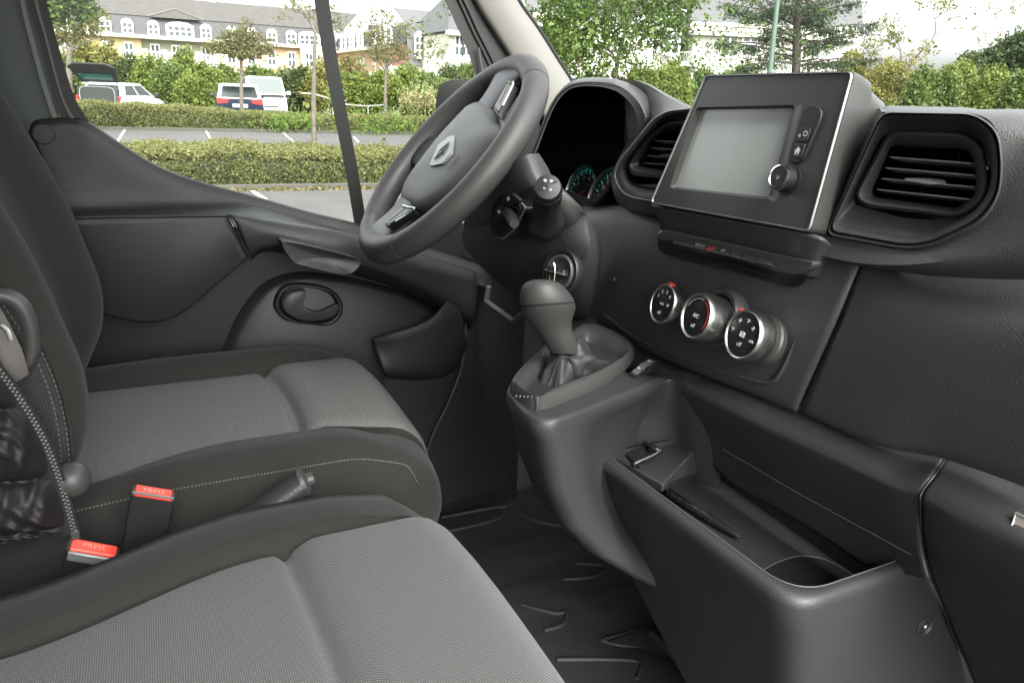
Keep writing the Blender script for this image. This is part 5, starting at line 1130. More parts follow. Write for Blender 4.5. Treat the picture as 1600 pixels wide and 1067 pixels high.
h2 = hedge('hedge', 'long clipped hedge with a darker front in front of the parked cars', -6, 16, 27.5, 29.4, lambda x: .61-.012*x+.17*max(0, (3-x)/5)+.03*math.sin(x*.9), 34000, .045, 2)
# greener tufts at the hedge foot, dry grass
def tuft(px, py, y, r, n, m, size, lab, nm='weed', cat='weed', k=6, up=1.0):
    c = P(px, py, y=y); t = thing(nm, lab, cat, (c.x, c.y, GZ)); O = np.array(c)+rng.normal(size=(n, 3))*np.array([r, r*.5, r*.45])
    D = unit(n)*.5+np.array([0, -.2, up]); leaves('foliage', sprigs(O, D, k, size, 2, size*.3), size*.75, m, t, asp=.4); return t
LG = leafmat('bright_leaf', (0.07, 0.14, 0.021), (0.168, 0.238, 0.049))
tuft(445, 195, 27.2, .45, 260, LG, .05, 'bright green weeds at the foot of the far hedge left of the speckled trunk')
tuft(600, 203, 26.9, .8, 420, LG, .05, 'bright green weeds at the foot of the far hedge right of the window bar')
tuft(486, 190, 27.2, .2, 60, LG, .06, 'broad leaved weed beside the base of the speckled trunk', k=4)
DRY = leafmat('dry_grass', (0.224, 0.21, 0.098), (0.392, 0.364, 0.182))
tuft(655, 168, 30, .45, 220, DRY, .07, 'tuft of pale dry grass behind the far hedge', 'dry_grass', 'grass', 8, 2.0)
gp_ = rng.uniform([-2, 12.3, GZ], [9, 12.6, GZ+.04], (2500, 3)); stuff(leaves('grass_verge', gp_, .04, leafmat('verge', (0.126, 0.112, 0.042), (0.21, 0.182, 0.077)))); 

# ------------------------------------------------------------------ bushes behind
BUSHM = [leafmat('bush_leaf_a', (0.07, 0.105, 0.0168), (0.175, 0.21, 0.0448)), leafmat('bush_leaf_b', (0.0532, 0.0868, 0.0196), (0.133, 0.182, 0.0448)), leafmat('bush_leaf_c', (0.105, 0.112, 0.0252), (0.224, 0.217, 0.0588)), leafmat('bush_leaf_d', (0.0336, 0.0532, 0.0168), (0.084, 0.112, 0.0364)), leafmat('bush_leaf_e', (0.098, 0.077, 0.028), (0.196, 0.161, 0.0588))]
CORE = mat('bush_core', (.03, .04, .015), 1)
def bush(px, py, wpx, y, mi, label, dens=1.0, nm='bush', group=None, a=None, base=None, size=None, hw=None):
    top = P(px, py, y=y) if a is None else P(px, py, a=a); e = P(px+wpx/2, py, y=y) if a is None else P(px+wpx/2, py, a=a)
    rx = (e-top).length; H_ = top.z-GZ; t = thing(nm, label, 'bush', (top.x, top.y, GZ), group=group); D_ = (top-CAM).length
    sz = size or D_*.0019
    n = int(2600*dens*max(rx, .5)*max(H_, .6)/(D_*D_/1300)/2.4); n = min(n, 9000)
    # lobes
    L = 9; lob = np.stack([rng.uniform(-.75, .75, L)*rx, rng.uniform(-.6, .3, L)*rx*.6, rng.uniform(.25, .74, L)*H_], 1); lob[0] = (0, 0, H_*.72)
    li = rng.integers(0, L, n); U = unit(n); U[:, 1] -= .35; U[:, 2] += .25; U /= np.linalg.norm(U, axis=1)[:, None]
    rad = np.array([rx*.42, rx*.42, H_*.28]); O = np.array([top.x, top.y, GZ])+lob[li]+U*rad*rng.uniform(.75, 1.05, (n, 1))
    leaves('foliage', sprigs(O, U+np.array([0, 0, .5]), 5, sz*1.2, 1.0, sz*.45), sz, BUSHM[mi], t)
    m = MB()
    for l in lob:
        c = Vector((top.x+l[0], top.y+l[1], GZ+l[2])); rws = []
        for j in range(7):
            th = math.pi*(j+.01)/6.02; rws.append([c+Vector((math.sin(th)*math.cos(b)*rad[0]*.72, math.sin(th)*math.sin(b)*rad[1]*.72, math.cos(th)*rad[2]*.72)) for b in [2*math.pi*k/10 for k in range(10)]])
        m.grid(rws, cu=True)
    m.build('inner_growth', CORE, t); return t
G1 = 'shrubs in the bank behind the parked cars'
for px, py, wp, y, mi, lab in (
    (128, 70, 70, 42, 2, 'yellow green shrub at the left end of the bank, by the window frame'), (98, 95, 50, 40, 1, 'green shrub behind the window frame edge, left of the open hatchback'),
    (172, 86, 60, 44, 2, 'yellowish shrub above the open tailgate'), (205, 96, 50, 43, 3, 'dark green shrub just right of the open tailgate'),
    (235, 97, 56, 41, 0, 'rounded green shrub under the building balcony'), (262, 108, 50, 38, 1, 'shrub above the bonnet of the open hatchback'),
    (285, 84, 26, 43, 0, 'upright pale shrub standing highest under the balcony'), (318, 108, 60, 43, 0, 'green shrub left of the blue car'),
    (300, 126, 60, 37, 0, 'lower bright shrub left of the blue car'), (345, 112, 46, 45, 1, 'green shrub behind the roof of the blue car'),
    (395, 114, 60, 46, 1, 'shrub behind the pale van roof'), (432, 118, 40, 47, 2, 'yellow green shrub above the pale van'),
    (468, 112, 46, 44, 3, 'dark green shrub right of the pale van'), (500, 104, 50, 43, 2, 'shrub behind the window bar'),
    (540, 99, 50, 44, 4, 'orange green shrub right of the window bar'), (545, 122, 56, 39, 0, 'bright green shrub in front of the orange one'),
    (590, 122, 60, 40, 0, 'bright green shrub behind the round sign'), (635, 112, 60, 42, 0, 'bright green shrub right of the thin tree'),
    (672, 126, 56, 38, 1, 'green shrub beside the door mirror'), (700, 110, 50, 41, 3, 'dark shrub behind the door mirror'), (735, 108, 50, 41, 1, 'green shrub behind the windscreen pillar')):
    bush(px, py, wp, y, mi, lab, group=G1)
for px, py, wp, a, mi, lab in ((1010, 118, 90, 17, 0, 'yellow green bush seen over the instrument hood'), (1055, 112, 90, 16, 0, 'light green bush left of the screen unit'), (1100, 118, 60, 18, 1, 'green bush behind the left edge of the screen unit'),
    (1165, 110, 90, 21, 1, 'bush behind the screen unit'), (930, 130, 90, 21, 3, 'dark bush under the big leafy tree'), (1330, 92, 70, 24, 2, 'yellowish bush under the conifer'),
    (1390, 108, 90, 23, 2, 'yellow green bush at the foot of the bare-limbed tree'), (1445, 118, 90, 15, 1, 'round green bush above the right dash top'), (1500, 112, 90, 16, 0, 'bright green bush right of the round one'),
    (1555, 118, 90, 15, 0, 'bright green bush near the right edge'), (1600, 128, 90, 13, 1, 'green bush cut by the right edge'), (1520, 96, 70, 26, 3, 'dark green bush behind the bright ones')):
    bush(px, py, wp, None, mi, lab, a=a, group='bushes beyond the windscreen', dens=1.3)

# ------------------------------------------------------------------ trees
BARK = mat('bark', (.10, .088, .068), .95, grain=.01, gscale=40, gstr=.8, gtype='noise', mott=.5, mscale=14); BARKD = mat('bark_dark', (.055, .047, .037), .95, mott=.3, mscale=10)
def limb(m, pts, r0, r1, n=7):
    q = cr(pts, 5); K = len(q); m.tube(q, [lerp(r0, r1, k/(K-1)) for k in range(K)], n)
def tree(nm, lab, base, trunk, limbs, clouds, lm, leaf, bark=BARK, r=.06, cat='tree'):
    """trunk and limbs as lists of (px, py, dy) pixel points near the base's own depth; clouds: (px, py, rx_px, ry_px, count)"""
    t = thing(nm, lab, cat, base); D0 = base.y if isinstance(base, Vector) else base[1]
    pt = lambda p: P(p[0], p[1], y=D0+(p[2] if len(p) > 2 else 0))
    m = MB(); limb(m, [Vector(base)]+[pt(p) for p in trunk], r, r*.55, 9); m.build('trunk', bark, t, ang=80)
    m = MB()
    for l in limbs: limb(m, [pt(p) for p in l[:-1]], l[-1], l[-1]*.25, 6)
    if limbs: stuff(m.build('branches', bark, t, ang=80))
    P_ = []
    for c in clouds:
        q = pt(c); s = (pt((c[0]+10, c[1]))-q).length/10; n = c[5]
        U = unit(n)*rng.uniform(.25, 1, (n, 1))**.5*np.array([c[3]*s, c[3]*s*.8, c[4]*s]); P_.append(sprigs(np.array(q)+U, unit(n)*.8+np.array([0, 0, .3]), 5, leaf*1.3, .5, leaf*.5))
    leaves('crown', np.concatenate(P_), leaf, lm, t); return t
L_OL = leafmat('olive_leaf', (0.07, 0.0728, 0.0238), (0.182, 0.175, 0.063)); L_GR = leafmat('maple_leaf', (0.0392, 0.077, 0.0168), (0.119, 0.182, 0.0392)); L_CO = leafmat('conifer_leaf', (0.0168, 0.0336, 0.0168), (0.056, 0.0812, 0.0364), .15); L_YG = leafmat('yellow_leaf', (0.112, 0.119, 0.028), (0.238, 0.231, 0.07)); L_DK = leafmat('dark_leaf', (0.0196, 0.0364, 0.014), (0.063, 0.0952, 0.0308))
b = P(376, 172, y=30.2); tree('young_tree', 'small round crowned tree standing in front of the blue car', (b.x, b.y, GZ), [(377, 130), (377, 97)],
    [[(377, 97), (365, 85), (345, 78), (325, 74), .03], [(377, 97), (385, 82), (402, 62), (425, 40), (452, 20), .035], [(377, 97), (372, 80), (360, 65), .03], [(377, 97), (388, 88), (410, 84), .03], [(377, 97), (380, 75), (378, 55), .03]],
    [(372, 62, 0, 30, 14, 330), (352, 75, 0, 28, 10, 220), (395, 72, .3, 26, 14, 300), (378, 84, 0, 30, 9, 260), (330, 76, 0, 18, 6, 70), (415, 78, 0, 12, 6, 40), (385, 40, 0, 10, 8, 22), (440, 26, 0, 10, 5, 10)], L_OL, .045, r=.085)
b = P(491, 236, y=14.0); tree('thin_tree', 'thin tree with speckled grey trunk growing out of the near hedge beside the window bar', (b.x, b.y, GZ), [(490, 180), (491, 110), (492, 50)],
    [[(492, 52), (484, 35), (470, 15), (452, -8), .022], [(492, 55), (497, 30), (503, 5), (505, -20), .02], [(492, 60), (510, 45), (530, 42), .010], [(476, 24), (462, 18), (445, 14), .008]],
    [(458, 8, 0, 22, 12, 34), (482, 18, 0, 14, 10, 24), (520, 26, 0, 16, 18, 34), (530, 46, 0, 8, 6, 10), (505, 12, 0, 8, 16, 18)], L_OL, .022, r=.052)
b = P(602, 186, y=30.5); tree('small_tree', 'slender tree with open twiggy crown in front of the pale houses', (b.x, b.y, GZ), [(602, 150), (603, 112)],
    [[(603, 112), (592, 98), (578, 88), (565, 82), .03], [(603, 112), (612, 98), (636, 92), (660, 90), (690, 82), .035], [(603, 112), (606, 88), (612, 66), (608, 48), .03], [(603, 108), (595, 84), (588, 60), .025], [(620, 96), (640, 104), (672, 112), .02], [(603, 116), (590, 106), (570, 102), .02]],
    [(602, 80, 0, 30, 20, 300), (586, 60, 0, 18, 14, 110), (620, 48, .3, 34, 10, 150), (640, 86, 0, 24, 8, 60), (680, 78, 0, 22, 14, 70), (600, 24, 0, 30, 10, 26), (560, 92, 0, 14, 6, 30)], L_OL, .042, r=.085)
b = P(112, 200, y=34); tree('small_tree', 'bare-limbed tree with thin brownish leaves at the left window edge', (b.x, b.y, GZ), [(108, 90), (112, 78)],
    [[(112, 78), (98, 60), (88, 40), (84, 20), .05], [(112, 78), (120, 60), (130, 40), (136, 15), .05], [(112, 80), (130, 68), (150, 60), (168, 58), .04], [(112, 80), (95, 72), (82, 64), .04]],
    [(110, 50, 0, 26, 18, 190), (138, 44, 0, 26, 14, 140), (155, 26, 0, 18, 10, 50), (90, 60, 0, 16, 14, 80), (168, 66, 0, 12, 8, 26)], L_OL, .05, r=.13)
b = P(90, 200, y=24); tree('leafy_tree', 'leafy green tree top filling the upper left corner of the side window', (b.x-1.0, b.y, GZ), [(60, 100), (62, 60)],
    [[(62, 60), (80, 30), (100, 5), .05], [(62, 60), (66, 20), (70, -20), .05]], [(92, -2, 0, 34, 22, 480), (112, 12, .3, 20, 14, 230), (80, 26, 0, 20, 12, 180), (130, -5, 0, 14, 10, 90)], L_GR, .055, r=.12)
b = P(962, 215, a=17); bt = tree('leafy_tree', 'large bright leafy tree with a pale slender trunk seen through the windscreen', (b.x, b.y, GZ), [(963, 115), (966, 85)],
    [[(966, 85), (972, 60), (985, 30), (996, -10), .035], [(966, 88), (958, 60), (955, 30), (958, -15), .03], [(966, 84), (980, 48), (1000, 10), .025], [(964, 92), (950, 78), (945, 70), .015], [(966, 85), (1000, 70), (1030, 55), .02], [(962, 92), (930, 75), (900, 60), .02]],
    [(960, 10, .3, 60, 30, 900), (900, 30, .3, 40, 28, 560), (915, 75, .3, 46, 28, 620), (1000, 50, .6, 46, 32, 620), (1025, 12, .3, 34, 26, 380), (1040, 50, .3, 18, 18, 110), (965, 70, 1.2, 60, 30, 500), (945, -30, .3, 70, 30, 600), (1020, -30, .3, 50, 26, 300), (1000, 92, .6, 40, 14, 200), (885, 100, .6, 30, 16, 220)], L_GR, .040, r=.06)
b = P(880, 215, a=23); tree('small_tree', 'reddish brown leaved small tree beside the windscreen pillar', (b.x, b.y, GZ), [(882, 120), (884, 90)], [[(884, 90), (870, 60), (862, 40), .03], [(884, 90), (895, 65), (900, 40), .03]], [(880, 60, 0, 24, 24, 220), (868, 80, 0, 22, 18, 160), (895, 85, 0, 20, 20, 150)], BUSHM[4], .05, r=.07)
# conifer with layered boughs
b = P(1240, 260, a=21); ct = thing('conifer', 'dark conifer with layered drooping boughs behind the screen unit', 'conifer', (b.x, b.y, GZ))
tp = P(1250, -160, a=21); m = MB(); limb(m, [Vector((b.x, b.y, GZ)), P(1245, 60, a=21), tp], .16, .05, 9); m.build('trunk', BARKD, ct, ang=80)
Pn = []; mb = MB()
right = RH
for k, (px, py, ex, ey) in enumerate([(1240, 95, 1130, 68), (1240, 80, 1115, 70), (1242, 60, 1140, 18), (1244, 40, 1135, 8), (1245, 30, 1150, -12), (1240, 100, 1160, 108), (1240, 105, 1370, 95), (1242, 85, 1355, 48), (1244, 60, 1372, 38), (1245, 40, 1340, 5), (1245, 20, 1322, -10), (1242, 75, 1300, 70), (1240, 100, 1310, 100), (1244, 50, 1200, 50), (1244, 20, 1200, 20), (1244, 0, 1290, 20), (1242, 90, 1190, 95), (1242, 70, 1190, 60), (1245, 10, 1165, 30), (1245, -20, 1220, 0), (1245, 30, 1290, 45), (1242, 90, 1270, 80), (1244, 10, 1310, 60), (1244, 0, 1260, 40)]):
    s0, s1 = P(px, py, a=21), P(ex, ey, a=21+rng.uniform(-1.2, 1.2)); limb(mb, [s0, lerp(s0, s1, .5)+Vector((0, 0, .12)), s1], .035, .008, 5)
    n = int(30+90*(s1-s0).length); t_ = rng.uniform(.12, 1.03, n)[:, None]
    O = np.array(s0)*(1-t_)+np.array(s1)*t_+rng.normal(size=(n, 3))*np.array([.13, .16, .055])*(1.35-t_*.8)
    Pn.append(sprigs(O, unit(n)*.6+np.array([0, 0, -.2])+(np.array(s1-s0)/(s1-s0).length)*.5, 7, .035, 1.5, .012))
stuff(mb.build('boughs', BARKD, ct)); leaves('needles', np.concatenate(Pn), .034, L_CO, ct, asp=.3)
b = P(1398, 300, a=16); tree('small_tree', 'sparse tree with bare grey limbs forking against the white sky on the right', (b.x, b.y, GZ), [(1402, 165), (1400, 140)],
    [], [(1400, 140, 0, 34, 22, 0)], L_YG, .03, r=.03) if False else None
def atree(nm, lab, base_px, a, trunk, limbs, clouds, lm, leaf, r, bark=BARK):
    b = P(*base_px, a=a); t = thing(nm, lab, 'tree', (b.x, b.y, GZ)); pt = lambda p: P(p[0], p[1], a=a+(p[2] if len(p) > 2 else 0))
    m = MB(); limb(m, [Vector((b.x, b.y, GZ))]+[pt(p) for p in trunk], r, r*.6, 8); m.build('trunk', bark, t, ang=80); m = MB()
    for l in limbs: limb(m, [pt(p) for p in l[:-1]], l[-1], l[-1]*.25, 6)
    stuff(m.build('branches', bark, t, ang=80)); P_ = []
    for c in clouds:
        q = pt(c); s = a/FPX; n = c[5]; U = unit(n)*rng.uniform(.2, 1, (n, 1))**.5*np.array([c[3]*s, c[3]*s, c[4]*s]); P_.append(sprigs(np.array(q)+U, unit(n)*.8+np.array([0, 0, .3]), 5, leaf*1.3, .5, leaf*.5))
    leaves('crown', np.concatenate(P_), leaf, lm, t); return t
atree('small_tree', 'sparse tree with bare grey limbs forking against the white sky on the right', (1398, 300), 16, [(1404, 170), (1402, 145)],
    [[(1402, 148), (1418, 110), (1438, 82), (1458, 60), (1462, 40), (1458, 20), .022], [(1462, 58), (1475, 45), (1486, 40), .008], [(1460, 30), (1480, 18), (1510, 6), .012], [(1402, 148), (1408, 105), (1406, 75), (1396, 60), .018], [(1402, 148), (1385, 110), (1362, 84), (1345, 70), .018], [(1406, 80), (1392, 68), (1372, 60), .008], [(1510, 6), (1550, -2), (1590, 18), .008], [(1396, 60), (1385, 40), (1380, 20), .01]],
    [(1402, 128, 0, 26, 20, 330), (1385, 110, 0, 24, 14, 150), (1425, 95, 0, 18, 12, 60), (1398, 62, 0, 12, 10, 60), (1385, 42, 0, 16, 14, 50), (1445, 78, 0, 12, 10, 26), (1475, 10, 0, 18, 10, 60), (1440, 8, 0, 14, 8, 20), (1365, 75, 0, 18, 16, 70), (1515, 35, 0, 20, 20, 14), (1560, 12, 0, 36, 12, 26), (1550, 60, 0, 20, 16, 12)], L_YG, .024, .035)
atree('leafy_tree', 'dark round leafy tree rising at the right edge behind the bushes', (1590, 300), 30, [(1592, 150), (1592, 110)], [[(1592, 110), (1580, 80), (1570, 66), .05], [(1592, 110), (1604, 80), (1610, 60), .05]],
    [(1590, 84, 0, 36, 24, 700), (1560, 96, 0, 30, 20, 420), (1545, 112, 0, 26, 16, 300), (1610, 70, 0, 30, 22, 400)], L_DK, .06, .14)
atree('leafy_tree', 'olive green leafy tree left of the dark one at the right edge', (1530, 300), 34, [(1532, 150), (1532, 125)], [[(1532, 125), (1520, 110), (1512, 102), .05]],
    [(1525, 112, 0, 34, 14, 420), (1500, 118, 0, 26, 12, 260), (1560, 104, 0, 26, 14, 260)], L_OL, .06, .12)
# lamp post, round sign, guard rails
lp0, lp1 = P(1196, 300, a=15), P(1222, -120, a=15); lp = thing('lamp_post', 'pale green metal lamp post rising behind the screen unit', 'lamp post', (lp0.x, lp0.y, GZ))
q0, q1 = P(1203, 112, a=15), P(1217, -20, a=15); MB().tube([lerp(q0, q1, -1.2), q0, q1, lerp(q0, q1, 3)], [.055, .05, .045, .035], 16).build('post', mat('post_green', (.07, .11, .08), .5), lp, ang=80)
MB().lathe(lerp(q0, q1, -1.2), (0, 0, 1), [(.09, 0), (.09, .3), (.06, .4)], 16).build('base', mat('post_base', (.12, .18, .14), .5), lp)
q0 = P(742, 150, y=40); lq = thing('lamp_post', 'dark green post in front of the white house beside the mirror', 'post', (q0.x, q0.y, GZ)); MB().tube([Vector((q0.x, q0.y, GZ)), P(742, 86, y=40)], .055, 12).build('post', mat('post_dark_green', (.05, .12, .08), .5), lq); MB().lathe(P(742, 86, y=40), (0, 0, 1), [(.02, -.02), (.09, 0), (.09, .05), (.0001, .09)], 12).build('cap', BLK, lq)
sg_ = P(582, 119, y=44); rs_ = thing('round_sign', 'round white sign on a post among the shrubs', 'sign', (sg_.x, sg_.y, GZ)); MB().lathe(sg_, (0, -1, 0), [(.22, -.01), (.22, .01), (.20, .014), (.0001, .014)], 32, cap0=True).build('disc', mat('sign_white', (.8, .8, .8), .5), rs_, ang=40); MB().tube([Vector((sg_.x, sg_.y+.05, GZ)), sg_+Vector((0, .05, .2))], .03, 8).build('post', mat('sign_post', (.4, .4, .4), .4, metal=.8), rs_)
MB().box(sg_+Vector((0, -.0, -.42)), (.42, .02, .14)).build('plate', mat('sign_plate', (.7, .7, .7), .5), rs_)
RAIL = mat('rail_metal', (.26, .25, .21), .6)
for pts, lab in (([(522, 160), (545, 164), (575, 166), (602, 164)], 'pale guard rail between the window bar and the thin tree'), ([(470, 146), (492, 148), (520, 156), (540, 158)], 'pale guard rail behind the speckled trunk')):
    q = [P(*p, y=32) for p in pts]; r_ = thing('guard_rail', lab, 'guard rail', (q[1].x, q[1].y, GZ)); MB().tube(cr(q, 5), .03, 8).build('rail', RAIL, r_)
    for p in (q[2],): MB().tube([Vector((p.x, p.y, GZ)), p], .03, 6).build('post', RAIL, r_)

# ------------------------------------------------------------------ buildings
WALLY = mat('render_yellow', (.42, .31, .165), .9, mott=.06, mscale=.6); WALLP = mat('render_pink', (.44, .29, .185), .9, mott=.06, mscale=.6); WALLG = mat('render_green', (.25, .255, .185), .9, mott=.06, mscale=.6)
WALLW = mat('render_white', (.52, .51, .45), .9, mott=.04, mscale=.6); SLATE = mat('slate', (.035, .036, .036), .7, grain=.02, gscale=4, gstr=.4, mott=.25, mscale=2.5); SLATE2 = mat('slate_upper', (.055, .052, .046), .8, mott=.2, mscale=1.5); SLATEG = mat('slate_pale', (.075, .077, .077), .8, mott=.1, mscale=1.2)
WPA = mat('white_paint', (.8, .8, .78), .6); PANE = mat('window_pane_dark', (.05, .06, .065), .15); TRIMW = mat('cornice', (.50, .48, .41), .8); BRICK = mat('brick_red', (.28, .14, .09), .9, mott=.2, mscale=3)
def window(par, o, ux, n, w_, h_, rows=2, name='window', arch=0, slope=0):
    """white casement with dark panes; o the foot centre, ux along the wall, n outwards"""
    uz = Vector((0, 0, 1)); m = MB(); M3 = Matrix((ux, n, uz)).transposed()
    m.box(o+uz*h_/2-n*.04, (w_, .16, h_), M3)
    if arch: m.add([o+ux*a*w_/2+uz*(h_+b*arch)+n*c for c in (.04, -.12) for a, b in ((-1, 0), (-.6, .8), (0, 1), (.6, .8), (1, 0))], [(0, 1, 2, 3, 4), (9, 8, 7, 6, 5), (0, 5, 6, 1), (1, 6, 7, 2), (2, 7, 8, 3), (3, 8, 9, 4), (4, 9, 5, 0)])
    f = m.build(name, WPA, par, flat=True)
    nc = 2 if w_ < 2 else 4; pw, ph = w_*.80/nc, h_*.84/rows
    for i in range(nc):
        for j in range(rows):
            c = o+ux*((i-(nc-1)/2)*(pw+.04))+uz*(h_*.06+(j+.5)*(h_*.90/rows))+n*.047
            MB().box(c, (pw*.80, .02, ph*.82), M3).build('pane', PANE, f, flat=True)
    return f
YB = 85.0
def bx_(px, py): return P(px, py, y=YB)
b1 = thing('long_building', 'long cream building with dark mansard roof and white dormer windows', 'building', (8, YB, GZ)); ux, nv = Vector((1, 0, 0)), Vector((0, -1, 0))
ev = GZ+5.1; xl, xr = -14.0, 19.45
def wallseg(x0, x1, y, z0, z1, m, name='wall', d=8): return MB().add([(x0, y, z0), (x1, y, z0), (x1, y+d, z0), (x0, y+d, z0), (x0, y, z1), (x1, y, z1), (x1, y+d, z1), (x0, y+d, z1)], [(0, 1, 5, 4), (1, 2, 6, 5), (3, 7, 6, 2), (0, 4, 7, 3), (4, 5, 6, 7)]).build(name, m, b1, flat=True)
xa, xb = bx_(222, 80).x, bx_(345, 90).x; xc = bx_(468, 100).x
wallseg(xl, xa, YB, GZ, ev, WALLY); wallseg(xa, xb, YB+.7, GZ, ev, WALLG, d=7); wallseg(xb, xc, YB, GZ, ev, WALLP); wallseg(xc, xr+.1, YB-.8, GZ, ev, WALLP)
MB().box(((xl+xr)/2, YB-.25, ev+.12), (xr-xl+1, 1.0, .30)).build('cornice', TRIMW, b1, bevel=.05); MB().box((xl/2+xa/2, YB-.02, ev-2.05), (xa-xl, .12, .14)).build('string_course', TRIMW, b1); MB().box((xb/2+xc/2, YB-.02, ev-2.05), (xc-xb, .12, .14)).build('string_course', TRIMW, b1)
MB().grid([[Vector((xl, YB-.3, ev+.25)), Vector((xr, YB-.3, ev+.25))], [Vector((xl, YB+.4, ev+1.5)), Vector((xr, YB+.4, ev+1.5))], [Vector((xl, YB+.9, ev+2.05)), Vector((xr, YB+.9, ev+2.05))]]).build('mansard', SLATE, b1)
MB().grid([[Vector((xl, YB+.8, ev+2.07)), Vector((xr+1, YB+.8, ev+2.07))], [Vector((xl+10.5, YB+6, ev+4.3)), Vector((xr+4, YB+6, ev+4.3))], [Vector((xl, YB+11, ev+2)), Vector((xr, YB+11, ev+2))]]).build('upper_roof', SLATE2, b1, ang=20)
gx0, gx1 = bx_(232, 40).x, bx_(318, 40).x; gm = (gx0+gx1)/2
MB().add([(gx0, YB+.2, ev+2.0), (gx1, YB+.2, ev+2.0), (gm, YB+.35, ev+2.85), (gm, YB+4, ev+3.6)], [(0, 1, 2), (0, 2, 3), (1, 3, 2)]).build('gable', SLATE2, b1, flat=True)
MB().tube([Vector((gx0, YB+.15, ev+2.03)), Vector((gm, YB+.3, ev+2.9)), Vector((gx1, YB+.15, ev+2.03))], .035, 4).build('gable_edge', mat('gable_lead', (.15, .145, .13), .7), b1)
for px, wd in ((100, 1.0), (131, 1.0), (167, 1.0), (201, 1.0), (241, 1.0), (282, 2.5), (322, 1.0), (362, 1.0), (392, 1.0), (424, 1.0), (454, 1.0), (482, 2.2)):
    x = bx_(px, 60).x; window(b1, Vector((x, YB-.42, ev+.30)), ux, nv, wd, 1.05, 2, 'dormer', arch=.32)
for px in (103, 136, 168, 202, 243, 276, 293, 322, 361, 392, 424, 455, 480, 492):
    x = bx_(px, 80).x; yo = YB+.7 if xa < x < xb else (YB-.8 if x > xc else YB); window(b1, Vector((x, yo-.03, ev-1.95 if px != 293 else ev-1.5)), ux, nv, .85, 1.55 if px != 293 else 1.1, 2)
# balcony with posts, railing and the porch below it
MB().box(((xa+xb)/2, YB+.1, ev-2.25), (xb-xa, 1.3, .28)).build('balcony_floor', WPA, b1, bevel=.03)
for px in (227, 257, 309, 339): x = bx_(px, 85).x; MB().box((x, YB-.35, ev-1.55), (.42, .3, 1.15)).build('balcony_post', WPA, b1, bevel=.02)
for i in range(60): x = lerp(xa+.2, xb-.2, i/59); MB().box((x, YB-.4, ev-1.65), (.035, .03, .85)).build('baluster', mat('baluster_grey', (.3, .3, .28), .6) if i == 0 else bpy.data.materials['baluster_grey'], b1, flat=True)
MB().box(((xa+xb)/2, YB-.4, ev-1.2), (xb-xa, .06, .06)).build('handrail', bpy.data.materials['baluster_grey'], b1)
for px in (262, 312, 328, 342): x = bx_(px, 105).x; MB().box((x, YB-.3, ev-3.4), (.35, .35, 2.2)).build('porch_column', WPA, b1, bevel=.03)
for px in (342, 457): x = bx_(px, 30).x; MB().box((x, YB+6, ev+4.5), (.7, .7, .6)).build('chimney', TRIMW, b1, bevel=.03)
# receding wing
XW = 19.45; b2 = thing('receding_wing', 'slate roofed wing with a row of narrow white dormers running towards the camera', 'building', (XW, 72, GZ)); n2, u2 = Vector((-1, 0, 0)), Vector((0, -1, 0)); e2 = GZ+4.75
def W2(y0, y1, z0, z1, m, nm='wall', x=XW): return MB().add([(x, y0, z0), (x, y1, z0), (x+7, y1, z0), (x+7, y0, z0), (x, y0, z1), (x, y1, z1), (x+7, y1, z1), (x+7, y0, z1)], [(0, 1, 5, 4), (1, 2, 6, 5), (2, 3, 7, 6), (3, 0, 4, 7), (4, 5, 6, 7)]).build(nm, m, b2, flat=True)
W2(85.2, 64, GZ, e2, WALLP); W2(64, 60.2, GZ, e2+.3, BRICK, x=XW-.15)
MB().box((XW-.2, 74.6, e2+.1), (.9, 21, .25)).build('cornice', TRIMW, b2)
MB().grid([[Vector((XW-.3, 86, e2+.2)), Vector((XW-.3, 60, e2+.2))], [Vector((XW+.6, 86, e2+1.75)), Vector((XW+.6, 60, e2+1.75))], [Vector((XW+3.5, 86, e2+2.4)), Vector((XW+3.5, 60, e2+2.4))], [Vector((XW+7.5, 86, e2+1.5)), Vector((XW+7.5, 60, e2+1.5))]]).build('mansard', SLATE, b2, ang=15)
for px in (538, 545, 552, 557, 565, 571, 592, 600, 608, 617): y = P(px, 65, x=XW).y; window(b2, Vector((XW-.42, y, e2+.30)), u2, n2, .75, 1.15, 2, 'dormer', arch=.15)
for px in (562, 567, 585, 610): y = P(px, 90, x=XW).y; window(b2, Vector((XW-.03, y, e2-1.9)), u2, n2, .7, 1.4, 2)
MB().box((XW+2.5, 79, e2+2.45), (.8, 1.2, .5)).build('chimney', SLATE, b2, bevel=.03)
# white houses, nearer
b3 = thing('white_house', 'white rendered house with grey slate roof and tall dormers behind the thin tree', 'building', (22, 59, GZ))
def box_(par, x0, x1, y0, y1, z0, z1, m, nm='wall'): return MB().box(((x0+x1)/2, (y0+y1)/2, (z0+z1)/2), (x1-x0, y1-y0, z1-z0)).build(nm, m, par, flat=True)
Yc = 59.0; f = lambda px, py: P(px, py, y=Yc); x0, x1 = f(638, 80).x, f(704, 80).x; e3 = GZ+3.3
box_(b3, x0, x1, Yc, Yc+8, GZ, e3, WALLW); 
MB().grid([[Vector((x0, Yc-.25, e3)), Vector((x1, Yc-.25, e3))], [Vector((x0, Yc+.7, e3+3.0)), Vector((x1, Yc+.7, e3+3.0))], [Vector((x0, Yc+4, e3+4.4)), Vector((x1+1, Yc+4, e3+4.4))]]).build('slate_roof', SLATEG, b3, ang=20)
for px in (653, 664, 674): x = f(px, 70).x; window(b3, Vector((x, Yc-.35, e3+.5)), ux, nv, .75, 1.7, 3, 'dormer', arch=.3)
for px in (660, 685): x = f(px, 110).x; window(b3, Vector((x, Yc-.05, e3-1.6)), ux, nv, .9, 1.1, 2)
